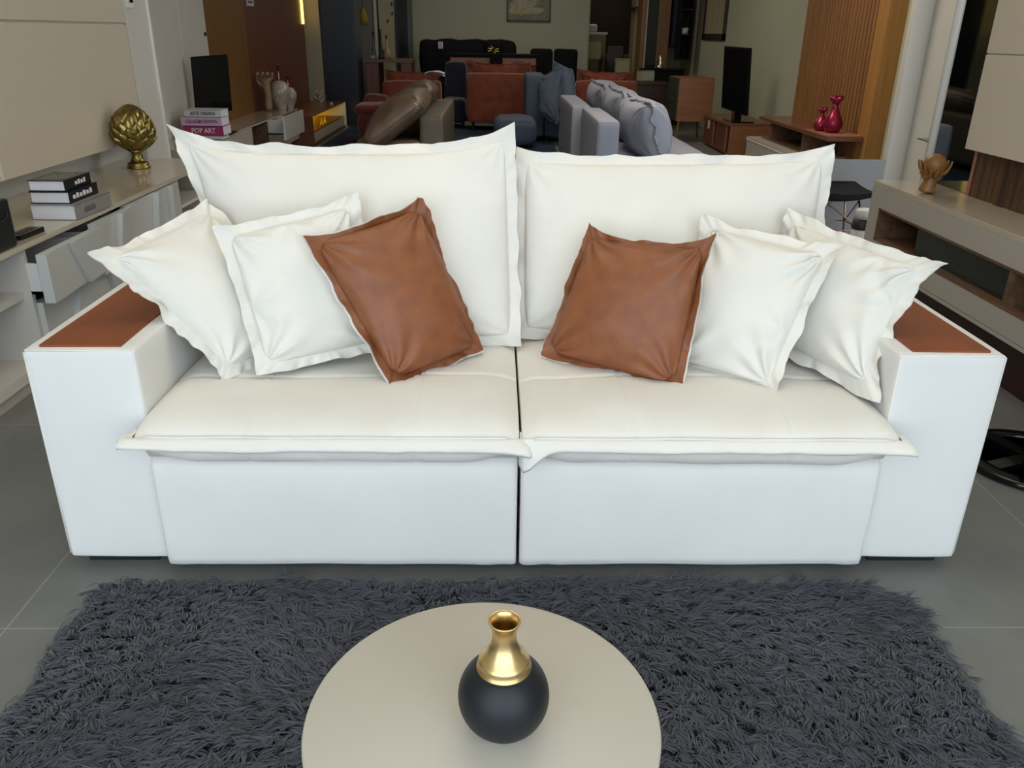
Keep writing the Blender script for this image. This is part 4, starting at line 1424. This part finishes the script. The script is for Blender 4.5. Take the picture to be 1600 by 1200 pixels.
# ================================================================ right, near: floating tv bench, panel, mirror
rk = T('tv_bench', 'long floating taupe tv bench with a wood lined open niche, right of the sofa', 'tv bench', (2.3, 1.4, .26))
X0, X1, YA, YB = 2.12, 2.445, 0.35, 2.75
b = MB()
b.box(X0, X1, YA, YB, .672, .70, .002)
b.build('top', M['gloss'], rk)
b = MB()
b.box(X0, X0 + .02, YA, 2.625, .563, .672).box(X0, X0 + .02, 2.625, YB - .02, .26, .672).box(X0, X1, YB - .02, YB, .26, .672).box(X1 - .015, X1, YA, YB, .26, .672).box(X0, X1, YA, YB, .26, .278)
b.box(X0 + .02, X1, YA, YA + .02, .26, .672)
b.build('carcass', M['taupe2'], rk)
MB().box(X0, X0 + .02, YA, 2.62, .28, .384, .002).build('drawer', M['taupe2'], rk)
b = MB()
b.box(X0 - .002, X1 - .02, YA + .02, 2.622, .552, .564).box(X0 - .002, X1 - .02, YA + .02, 2.622, .384, .398).box(X0 - .002, X1 - .02, 2.61, 2.624, .384, .564)
yd = 1.327
b.box(X0 + .0, X1 - .02, yd - .015, yd + .01, .384, .564).box(X1 - .03, X1 - .02, YA + .02, 2.62, .39, .56)
b.build('niche_lining', M['nichew'], rk)
MB().box(X0 + .045, X0 + .055, yd + .01, 2.235, .398, .552).build('glass_door', M['glassd'], rk, label='smoked glass door set into the niche')
MB().box(X0 + .12, X1 - .02, YA + .1, 2.6, 0.0, .26).build('plinth', M['rosewood'], rk, label='dark recessed plinth')
pn2 = T('tv_wall_panel', 'large taupe lacquered wall panel above the right tv bench', 'wall panel', (2.4, 1, .93))
b = MB().box(2.35, 2.47, -1.2, 2.30, .935, 1.385, .003).box(2.35, 2.47, -1.2, 2.30, 1.391, 2.5, .003).box(2.36, 2.47, -1.2, 2.295, .94, 2.45)
b.build('board', M['taupe'], pn2)
rp = T('wood_backboard', 'rustic dark wood backboard between the right bench top and the wall panel', 'backboard', (2.42, 1, .7))
b = MB()
random.seed(11)
y = 2.27
while y > 0.3:
    w = random.choice((.03, .045, .06, .075))
    b.box(2.412 - random.choice((0, .006, .012, .004)), 2.47, y - w, y, .7005, .935)
    y -= w
b.build('planks', M['rustic'], rp)
MB().box(2.40, 2.47, 2.272, 2.285, .7005, .935).build('edge_trim', M['pink'], rp)
mr = T('mirror', 'smoked mirror standing behind the carved hands on the right bench', 'mirror', (2.44, 2.5, .7))
MB().box(2.425, 2.445, 2.29, 2.735, .7005, 2.3, .002).build('glass', M['mirror'], mr)
MB().box(2.445, 2.469, 2.29, 2.735, .7005, 2.3).build('backing', M['foot'], mr)
cp_ = T('pipe_post', 'white vertical pipe beside the mirror on the right', 'pipe', (2.43, 2.79, 0))
MB().tube([(2.44, 2.79, 0), (2.44, 2.79, 3.3)], .032, 24).build('pipe', M['white'], cp_, smooth=True)
MB().box(2.47, 2.62, 2.745, 2.80, 0, 3.3, .003).build('flat_side', M['bookg'], cp_)
gsh = T('glass_shelf', 'thin glass shelf edge sticking out beside the white pipe', 'shelf', (2.438, 2.85, 0.899))
q0, q1 = Vector((2.47, 3.05, 0.898)), Vector((2.461, 2.76, 0.893))
m = MB()
m.prism([q0, q1, q1 + Vector((.14, .0, 0)), q0 + Vector((.14, 0, 0))], (0, 0, .006))
m.build('pane', M['glassd'], gsh)
MB().box(q1.x + .1, q1.x + .2, 2.80, 2.815, q1.z - .02, q1.z - .001).build('bracket', M['chrome'], gsh)

# carved hands holding a ball
hs = T('hands_sculpture', 'tan carved wooden hands sculpture cupping a ball, on the right bench', 'sculpture', (2.212, 2.33, .7005))
bc = Vector((2.222, 2.315, 0.848))
MB().ball(bc, .058, 32).build('ball', M['handb'], hs, smooth=True)
bx0 = 2.212
vs_ = [(bx0, 2.33, .7005), (bx0 + .002, 2.33, .725), (bx0 + .008, 2.33, .755), (bx0 + .012, 2.33, .785)]
ed = [(0, 1), (1, 2), (2, 3)]
rd = [(.052, .045), (.046, .042), (.038, .036), (.036, .04)]


def cup_hand(sgn, yoff):
    """palm and five fingers that follow the ball on one side"""
    i0 = len(vs_)
    vs_.append((bx0 + .012 + sgn * .026, 2.33 + yoff, .80))
    vs_.append((bx0 + .012 + sgn * .046, 2.33 + yoff, .826))
    ed.extend([(3, i0), (i0, i0 + 1)])
    rd.extend([(.026, .036), (.016, .036)])
    for k in range(4):
        az = (-.80 + .50 * k) if sgn > 0 else (math.pi + .45 - .50 * k)
        prev = i0 + 1
        for j, el in enumerate((-.80, -.40, .02, .30 - .1 * (k in (0, 3)))):
            rr = (.062, .070, .076, .083)[j]
            p = bc + Vector((rr * math.cos(el) * math.cos(az), rr * math.cos(el) * math.sin(az), rr * math.sin(el) * 1.0))
            vs_.append(tuple(p))
            rd.append([.0088, .0078, .0068, .0052][j])
            ed.append((prev, len(vs_) - 1))
            prev = len(vs_) - 1
    # thumb, towards the room
    prev = i0
    az = -1.75 if sgn > 0 else -2.25
    for j, el in enumerate((-.95, -.50, -.18)):
        p = bc + Vector((.066 * math.cos(el) * math.cos(az), .066 * math.cos(el) * math.sin(az), .066 * math.sin(el)))
        vs_.append(tuple(p))
        rd.append([.011, .009, .006][j])
        ed.append((prev, len(vs_) - 1))
        prev = len(vs_) - 1


cup_hand(1, 0)
cup_hand(-1, .004)
link_mesh('hands', skin(vs_, ed, rd), M['handb'], hs, smooth=True)

# stool base in the lower right corner
st = T('swivel_stool', 'black swivel stool with a ring base at the right of the sofa arm', 'stool', (1.93, .66, 0))
sx, sy = 1.93, .64
m = MB()
prof = [(.245, .004), (.25, .012), (.245, .026), (.235, .03), (.20, .032), (.19, .026), (.188, .012), (.195, .004)]
m.lathe(prof + [prof[0]], (sx, sy, 0), 64)
m.build('base_ring', M['blackg'], st, smooth=True)
for k in range(4):
    a = math.radians(20 + 90 * k)
    d = Vector((math.cos(a), math.sin(a), 0))
    n_ = Vector((-d.y, d.x, 0)) * .028
    c = Vector((sx, sy, .006))
    m = MB()
    m.prism([c + d * .02 + n_, c + d * .20 + n_, c + d * .20 - n_, c + d * .02 - n_], (0, 0, .028))
    m.build('spoke', M['blackg'], st)
MB().tube([(sx, sy, .006), (sx, sy, .60)], .026, 20).build('column', M['blackg'], st, smooth=True)
MB().lathe([(0, .60), (.03, .60), (.15, .62), (.165, .65), (.16, .68), (.1, .695), (0, .697)], (sx, sy, 0), 40).build('seat', M['black'], st, smooth=True)

# black wire chair and canister behind the right back cushion
wc = T('wire_chair', 'black shell chair with copper wire legs behind the right side of the sofa', 'chair', (2.28, 3.55, 0))
c = Vector((2.36, 3.85, .44))
G = []
for j in range(13):
    v = j / 12
    row = []
    for i in range(13):
        u = -1 + 2 * i / 12
        w = .25 * (1 - .12 * v)
        if v < .6:
            y = -.22 + .42 * v / .6
            z = .035 * u * u - .02 * math.sin(math.pi * v / .6) + .02 * (v < .1)
        else:
            q_ = (v - .6) / .4
            y = .20 + .06 * q_ + .02 * math.sin(q_ * 3)
            z = .005 + .03 * q_ + .035 * u * u * (1 - q_)
        row.append(c + Vector((u * w, y, z)))
    G.append(row)
m = MB()
m.grid(G).grid([[p + Vector((0, 0.003, -.035)) for p in r] for r in G], flip=True)
m.grid([G[0], [p + Vector((0, .003, -.035)) for p in G[0]]])
m.grid([[r[0] for r in G], [r[0] + Vector((0, .003, -.035)) for r in G]])
m.grid([[r[-1] for r in G], [r[-1] + Vector((0, .003, -.035)) for r in G]])
m.build('seat', M['black'], wc, smooth=True)
for (ux, uy) in ((-1, -1), (1, -1), (-1, 1), (1, 1)):
    top = c + Vector((ux * .13, uy * .12, -.04))
    bot = Vector((c.x + ux * .21, c.y + uy * .21, .006))
    MB().tube([top, bot], .007, 8).build('leg', M['copper'], wc, smooth=True)
m = MB()
for (a, bb) in (((-1, -1), (1, -1)), ((1, -1), (1, 1)), ((1, 1), (-1, 1)), ((-1, 1), (-1, -1))):
    ta = c + Vector((a[0] * .13, a[1] * .12, -.04))
    pb = Vector((c.x + bb[0] * .175, c.y + bb[1] * .17, .20))
    m.tube([ta, pb], .005, 6)
    m.tube([Vector((c.x + a[0] * .175, c.y + a[1] * .17, .20)), pb], .004, 6)
m.build('wire_bracing', M['copper'], wc, smooth=True)
cn = T('canister', 'white canister with a black band standing behind the right tv bench', 'canister', (2.36, 3.28, 0))
cx_, cy_ = 2.305, 3.2
cn.location = (cx_, cy_, 0)
zt = 0.447
MB().lathe([(0, .001), (.06, .001), (.063, .01), (.063, zt - .13), (.058, zt - .125), (0, zt - .125)], (0, 0, 0), 32).build('body', M['white'], cn, local=True, smooth=True, weld=1e-6)
MB().lathe([(.0, zt - .128), (.066, zt - .128), (.067, zt - .12), (.062, zt - .062), (0, zt - .062)], (0, 0, 0), 32).build('band', M['foot'], cn, local=True, smooth=True, weld=1e-6, label='black band')
MB().lathe([(0, zt - .064), (.058, zt - .064), (.058, zt - .012), (.05, zt - .002), (0, zt)], (0, 0, 0), 32).build('lid', M['white'], cn, local=True, smooth=True, weld=1e-6)
# low white board
wbx = T('low_partition', 'low white board standing below the slatted wood panel', 'partition', (2.55, 4.15, 0))
x0, x1 = 2.388, 2.83
MB().box(x0, x1, 4.15, 4.19, .06, 0.622, .003).build('board', M['greyp'], wbx)
for sx_ in (x0 + .05, x1 - .05):
    MB().box(sx_ - .02, sx_ + .02, 4.10, 4.24, 0, .065).build('foot', M['foot'], wbx)

# ================================================================ right, further back: slatted tv unit
su = T('slatted_tv_unit', 'tall slatted wood tv panel with a floating shelf holding the crimson vases', 'tv unit', (3.4, 7, 0))
YN, YF = 5.98, 8.03
MB().box(3.47, 3.52, YN, YF, .25, 2.6).build('groove_board', M['slatback'], su)
m = MB()
n_ = 25
for k in range(n_):
    y = lerp(YN, YF, (k + .5) / n_)
    m.box(3.425, 3.472, y - .024, y + .024, .25, 2.6, .003, 1)
m.build('slats', M['slat'], su)
MB().box(3.359, 3.533 + .02, 5.75, 5.98, .05, 2.6, .003).build('side_post', M['post'], su, label='honey coloured side post')
b = MB().box(3.02, 3.45, 5.80, 7.95, .565, .60, .002)
b.build('shelf', M['walnuty'], su)
b = MB().box(3.06, 3.45, 6.55, 7.90, .36, .375).box(3.06, 3.45, 6.55, 6.575, .36, .565).box(3.06, 3.45, 7.6, 7.62, .36, .565)
b.build('niche', M['nichew'], su)
b = MB().box(2.93, 3.45, 6.3, 8.05, .33, .36).box(2.93, 2.955, 6.3, 8.05, .05, .33).box(2.93, 3.45, 8.03, 8.05, .05, .33).box(2.93, 3.45, 6.3, 6.32, .05, .33)
b.build('lower_case', M['taupe2'], su)
MB().box(2.924, 2.932, 6.3, 8.06, .325, .338).build('edge_strip', M['white'], su)


def onion_vase(label, x, y, h, r):
    v = T('vase', label, 'vase', (x, y, .6125), 0, 'crimson vases on the slatted unit')
    pr = [(0, 0), (r * .62, 0), (r * .9, h * .10), (r, h * .22), (r * .92, h * .34), (r * .66, h * .48), (r * .40, h * .62), (r * .30, h * .72), (r * .30, h * .78)]
    MB().lathe(pr + [(0, h * .78)], (x, y, .6125), 40).build('body', M['crim'], v, smooth=True, weld=1e-6)
    MB().lathe([(r * .29, h * .76), (r * .42, h * .82), (r * .60, h * .90), (r * .56, h), (r * .46, h * .95), (r * .28, h * .84), (0, h * .8)], (x, y, .6125), 40,
               mod=lambda a, z: 1 + .28 * math.cos(5 * a) * max(0, (z - h * .78) / (h * .22))).build('crown', M['crim'], v, smooth=True, weld=1e-6)
    return v


VX, VY = 3.276, 6.381
onion_vase('taller crimson onion-shaped vase on the slatted unit', 3.171, 6.12, .335, .092)
onion_vase('shorter crimson onion-shaped vase left of the taller crimson one', 3.111, 6.27, .215, .068)
ty = T('tray', 'thin pinkish tray beneath the crimson vases', 'tray', (3.13, 6.1, .60))
MB().box(3.025, 3.36, 5.84, 6.42, .6005, .612, .005).build('plate', M['pink'], ty)

# television on a walnut bench
wb2 = T('tv_bench', 'walnut tv bench with sliding doors under the right television', 'tv bench', (3.2, 9.5, 0))
zt = .42
MB().box(2.93, 3.50, 8.9, 10.3, zt - .035, zt, .003).build('top', M['walnuty'], wb2)
b = MB().box(2.96, 3.50, 8.9, 8.93, .03, zt - .035).box(2.96, 3.50, 10.27, 10.3, .03, zt - .035).box(2.96, 3.5, 8.93, 10.27, .03, .05).box(3.48, 3.5, 8.93, 10.27, .05, zt - .035)
b.build('carcass', M['walnutx'], wb2)
for k in range(2):
    ya = 9.0 + k * .66
    d = MB().box(2.95, 2.97, ya, ya + .58, .05, zt - .04, .003).build('door', M['walnut'], wb2)
    MB().box(2.945, 2.951, ya + .03, ya + .06, .05, zt - .04).build('grip_strip', M['pink'], d)
MB().box(2.9478, 2.9496, 9.95, 10.05, .25, .36).build('notice', M['bookw'], wb2, label='small white paper stuck on the door')
MB().box(3.05, 3.45, 8.95, 10.2, 0, .03).build('plinth', M['foot'], wb2)
tv2 = T('television', 'black flat television standing on the walnut bench by the right wall', 'television', (3.1, 9, .42))
Q = [Vector(q) for q in ((2.929, 9.35, 0.581), (3.165, 9, 0.509), (3.11, 9, 1.321), (2.883, 9.35, 1.336))]
m = MB()
m.prism(Q, (.04, .02, 0))
m.build('case', M['black'], tv2)
cc = sum(Q, Vector()) / 4
m = MB()
m.prism([cc + (q - cc) * .95 + Vector((-.004, -.002, 0)) for q in Q], (.002, .001, 0))
m.build('screen', M['screen'], tv2)
m = MB().box(2.99, 3.28, 8.98, 9.42, zt + .0005, zt + .018, .004).box(3.05, 3.14, 9.1, 9.25, zt + .01, zt + .2)
m.build('stand', M['blackg'], tv2)

# tall cabinet
tc = T('cabinet', 'tall wooden cabinet with grey front on splayed legs beside the right television bench', 'cabinet', (2.7, 10.2, 0))
x0, x1, xf = 2.586, 3.076, 2.44
zt = 0.897
MB().box(x0 - .02, x1, 10.4, 11.1, .30, zt, .004).build('body', M['walnutx'], tc)
MB().box(x0 - .04, x0 - .02, 10.41, 11.09, .31, zt - .01, .003).build('door', M['green'], tc, label='grey green front')
MB().box(x0 - .055, x0 - .04, 10.6, 10.8, .58, .595).build('handle', M['chrome'], tc)
for (sx_, yy) in ((x0 + .03, 10.45), (x1 - .05, 10.45), (x0 + .03, 11.05), (x1 - .05, 11.05)):
    MB().tube([(sx_, yy, .31), (sx_ + (-.03 if sx_ < x0 + .1 else .03), yy + (-.03 if yy < 10.7 else .03), 0)], .022, 10, .012).build('leg', M['oak'], tc)
cr = T('chest', 'carved dark rosewood chest behind the tall wooden cabinet', 'chest', (2.0, 12.4, 0))
x0, x1, zt = 2.242, 2.82, 0.732
MB().box(x0, x1, 12.3, 12.9, .06, zt - .04, .004).build('body', M['rosewood'], cr)
MB().box(x0 - .03, x1 + .03, 12.27, 12.93, zt - .04, zt, .008).build('lid', M['rosewood'], cr)
m = MB()
for k in range(3):
    xx = lerp(x0, x1, (k + .5) / 3)
    m.lathe([(.02, 0), (.10, .01), (.08, .02), (.04, .012), (0, .02)], (0, 0, 0), 16)
bmesh.ops.transform(m.bm, matrix=Matrix.Rotation(math.pi / 2, 4, 'X'), verts=m.bm.verts)
bmesh.ops.transform(m.bm, matrix=Matrix.Translation(((x0 + x1) / 2, 12.298, zt * .55)), verts=m.bm.verts)
m.build('carving', M['rosewood'], cr)
MB().box(x0 + .02, x1 - .02, 12.32, 12.88, 0, .06).build('base', M['foot'], cr)
bc_ = T('counter', 'small black topped display counter under the glass cabinet', 'counter', (2.6, 13, 0))
x0, x1, zt = 2.416, 3.202, 0.931
MB().box(x0, x1, 12.95, 13.5, zt - .03, zt, .004).build('top', M['blackg'], bc_)
MB().box(x0 + .02, x0 + .25, 12.98, 13.45, 0, zt - .03).build('pedestal', M['wall'], bc_)
MB().box(x0 + .25, x1 - .02, 12.98, 13.45, 0, zt - .03).build('front', M['black'], bc_)
so = T('ornament', 'small silver ornament on the black display counter', 'ornament', (2.772, 13.1, zt))
MB().lathe([(0, 0), (.07, .0), (.05, .03), (.03, .05), (.055, .09), (.03, .13), (.04, .16), (.012, .2), (0, .23)], (so.location.x, 13.1, zt + .0005), 24).build('body', M['chrome'], so, smooth=True, weld=1e-6)
gc = T('display_cabinet', 'tall glass fronted display cabinet with honey wood posts near the doorway', 'cabinet', (2.7, 14, 0))
x0, x1, xm0, xm1 = 2.55, 3.063, 2.631, 2.853
MB().box(x0, xm0, 14, 14.5, 0, 2.6, .004).build('post', M['oak'], gc)
MB().box(xm1, x1, 14, 14.5, 0, 2.6, .004).build('post', M['oak'], gc)
MB().box(xm0, xm1, 14.02, 14.05, .1, 2.5).build('glass_door', M['glassd'], gc, label='smoked glass door')
MB().box(xm0, xm1, 14.06, 14.5, 0, 2.6).build('back', M['dark'], gc)
MB().box(xm0, xm0 + .02, 14.0, 14.02, .1, 2.5).build('mirror_strip', M['taupe2'], gc)
oc = T('corner_shelf', 'olive corner shelf with a hanging white slip, left of the glass cabinet', 'shelf', (2.2, 14.9, 0))
x0, x1 = 2.562, 2.709
MB().box(x0, x1, 14.9, 15.4, .0, 2.6).build('panel', M['sand'], oc)
MB().box(x0 - .12, x1, 14.7, 15.4, 1.933 - .01, 1.933 + .01).build('board', M['foot'], oc)
MB().box(2.6, 2.648, 14.66, 14.68, 1.628, 1.836).build('slip', M['white'], oc)

# right wall: framed picture, black shelf tower with plant
fp = T('framed_picture', 'tall dark framed picture on the right wall above the television', 'picture', (3.5, 12.5, 1.4))
ya, yb, z0_ = 11.782, 13.273, 1.39
m = MB()
z1_ = z0_ + 1.0
for q in ((ya, ya + .12, z0_, z1_), (yb - .12, yb, z0_, z1_), (ya, yb, z0_, z0_ + .1), (ya, yb, z1_ - .08, z1_)):
    m.box(3.49, 3.52, q[0], q[1], q[2], q[3], .003)
m.build('frame', M['rosewood'], fp)
MB().box(3.505, 3.519, ya + .1, yb - .1, z0_ + .08, z1_ - .06).build('print', M['cream'], fp)
m = MB()
for k in range(4):
    m.box(3.503, 3.5055, lerp(ya + .2, yb - .3, k / 3), lerp(ya + .2, yb - .3, k / 3) + .10, z0_ + .18, z0_ + .75)
m.build('motif', M['sand'], fp)
bt = T('shelf_tower', 'black wall shelf tower with a trailing plant on the right wall', 'shelf', (3.4, 14, 1))
bz = 1.057
xa, xb = 3.136, 3.35
b = MB().box(xa, xa + .025, 13.4, 13.75, bz, 2.5).box(xb - .025, xb, 13.4, 13.75, bz, 2.5).box(xa, xb, 13.72, 13.75, bz, 2.5)
b.build('frame', M['black'], bt)
for k in range(4):
    MB().box(xa + .025, xb - .025, 13.41, 13.72, bz + .4 * k, bz + .4 * k + .025).build('shelf', M['blackg'], bt)
bt2 = T('wall_cabinet', 'narrow black wall cabinet left of the shelf tower', 'cabinet', (3.0, 13.9, 1.2))
MB().box(3.09, 3.194, 13.9, 14.2, 1.257, 2.5, .003).build('body', M['black'], bt2)
MB().box(3.101, 3.182, 13.885, 13.9, 1.278, 2.48).build('door', M['navy'], bt2)
pl2 = T('potted_plant', 'small leafy plant on the black wall shelf tower', 'plant', ((xa + xb) / 2, 13.5, 1.717))
base = Vector(((xa + xb) / 2, 13.42, 1.717))
kz = bz + .4 * round((base.z - .1 - bz) / .4) + .026
MB().lathe([(0, 0), (.06, 0), (.075, .1), (.065, .1), (0, .09)], (base.x, 13.55, kz), 20).build('pot', M['white'], pl2, smooth=True)
random.seed(5)
m = MB()
for k in range(46):
    a, l = random.uniform(0, 6.28), random.uniform(.07, .2)
    p0 = Vector((base.x, 13.52, kz + .09))
    p1 = p0 + Vector((l * .8 * math.cos(a), l * .8 * math.sin(a) - .04, random.uniform(.02, .26)))
    d = (p1 - p0).normalized()
    s1 = d.cross(Vector((0, 0, 1))).normalized() * .02
    mid = p0.lerp(p1, .6)
    vs2 = [m.bm.verts.new(q) for q in (p0, mid + s1, p1, mid - s1)]
    m.bm.faces.new(vs2)
m.build('foliage', M['green'], pl2, recalc=False)

# ================================================================ things seen through the doorway
dcb = T('kitchen_counter', 'wooden counter with a pale top seen through the dark doorway', 'counter', (2.0, 17.8, 0))
x0, x1, zt = 1.938 - .3, 2.36, 1.503
MB().box(x0, x1, 17.3, 17.9, zt - .05, zt, .003).build('top', M['white'], dcb)
MB().box(x0 + .03, x1 - .03, 17.33, 17.88, 0, zt - .05).build('body', M['sand'], dcb)
bxw = T('box', 'pale rounded box on the counter in the dark doorway', 'box', (2.2, 17.5, zt))
mb_of(soft_box(1.953, 2.136, 17.35, 17.6, zt + .001, 1.656, .04, puff=.004)).build('body', M['bookw'], bxw, smooth=True)
dtb = T('dining_table', 'yellowish wooden dining table seen through the doorway', 'table', (2.6, 16.8, 0))
zt = 1.057
x0, x1 = 2.171, 2.786 + .3
MB().box(x0, x1, 16.6, 17.2, zt - .06, zt, .004).build('top', M['oak'], dtb)
for sx_ in (x0 + .05, x1 - .05):
    for yy in (16.65, 17.15):
        MB().box(sx_ - .03, sx_ + .03, yy - .03, yy + .03, 0, zt - .06).build('leg', M['oak'], dtb)
for k, (px, yy) in enumerate(((930, 16.1), (958, 15.9))):
    xx = [1.928, 2.368][k]
    c_ = T('dining_chair', ['dark dining chair with tan padded back, left in the doorway', 'dark red dining chair in front of the yellowish table in the doorway'][k], 'chair', (xx, yy, 0), 0)
    zb = [1.318, 1.239][k]
    MB().box(-.17, .17, -.02, .03, zb - .34, zb, .02).build('backrest', M['sand' if k == 0 else 'rosewood'], c_, local=True)
    MB().box(-.18, .18, 0, .4, .43, .49, .02).build('seat', M['rosewood'], c_, local=True)
    for ux in (-.155, .155):
        MB().tube([(ux, .0, zb), (ux, .0, 0)], .018, 8).build('leg', M['rosewood'], c_, local=True)
        MB().tube([(ux, .38, .45), (ux, .38, 0)], .018, 8).build('leg', M['rosewood'], c_, local=True)
crt = T('crate', 'pale olive box standing just left of the glass cabinet in the doorway', 'box', (2.0, 14.57, 0))
x0, x1, zt = 2.197, 2.451, 1.038
MB().box(x0, x1, 14.45, 14.7, 0.001, zt - .02, .004).build('body', M['cream'], crt)
MB().box(x0 - .01, x1 + .01, 14.44, 14.71, zt - .02, zt, .004).build('lid', M['sand'], crt)
gp = T('potted_plant', 'dark green plant in a pot beside the pale olive box', 'plant', (2.192, 15.0, 0))
MB().lathe([(0, 0.001), (.1, 0.001), (.14, .3), (.12, .3), (0, .28)], (0, 0, 0), 20).build('pot', M['orange'], gp, local=True, smooth=True)
m = MB()
zt = 1.044
for k in range(60):
    a = random.uniform(0, 6.28)
    h = random.uniform(.2, zt - .3)
    p0 = Vector((0, 0, .28 + h * .5))
    p1 = Vector((.14 * math.cos(a), .14 * math.sin(a), .3 + h))
    s1 = Vector((-math.sin(a), math.cos(a), 0)) * .03
    mid = p0.lerp(p1, .6)
    m.bm.faces.new([m.bm.verts.new(q) for q in (p0, mid + s1, p1, mid - s1)])
m.build('foliage', M['green'], gp, local=True, recalc=False)
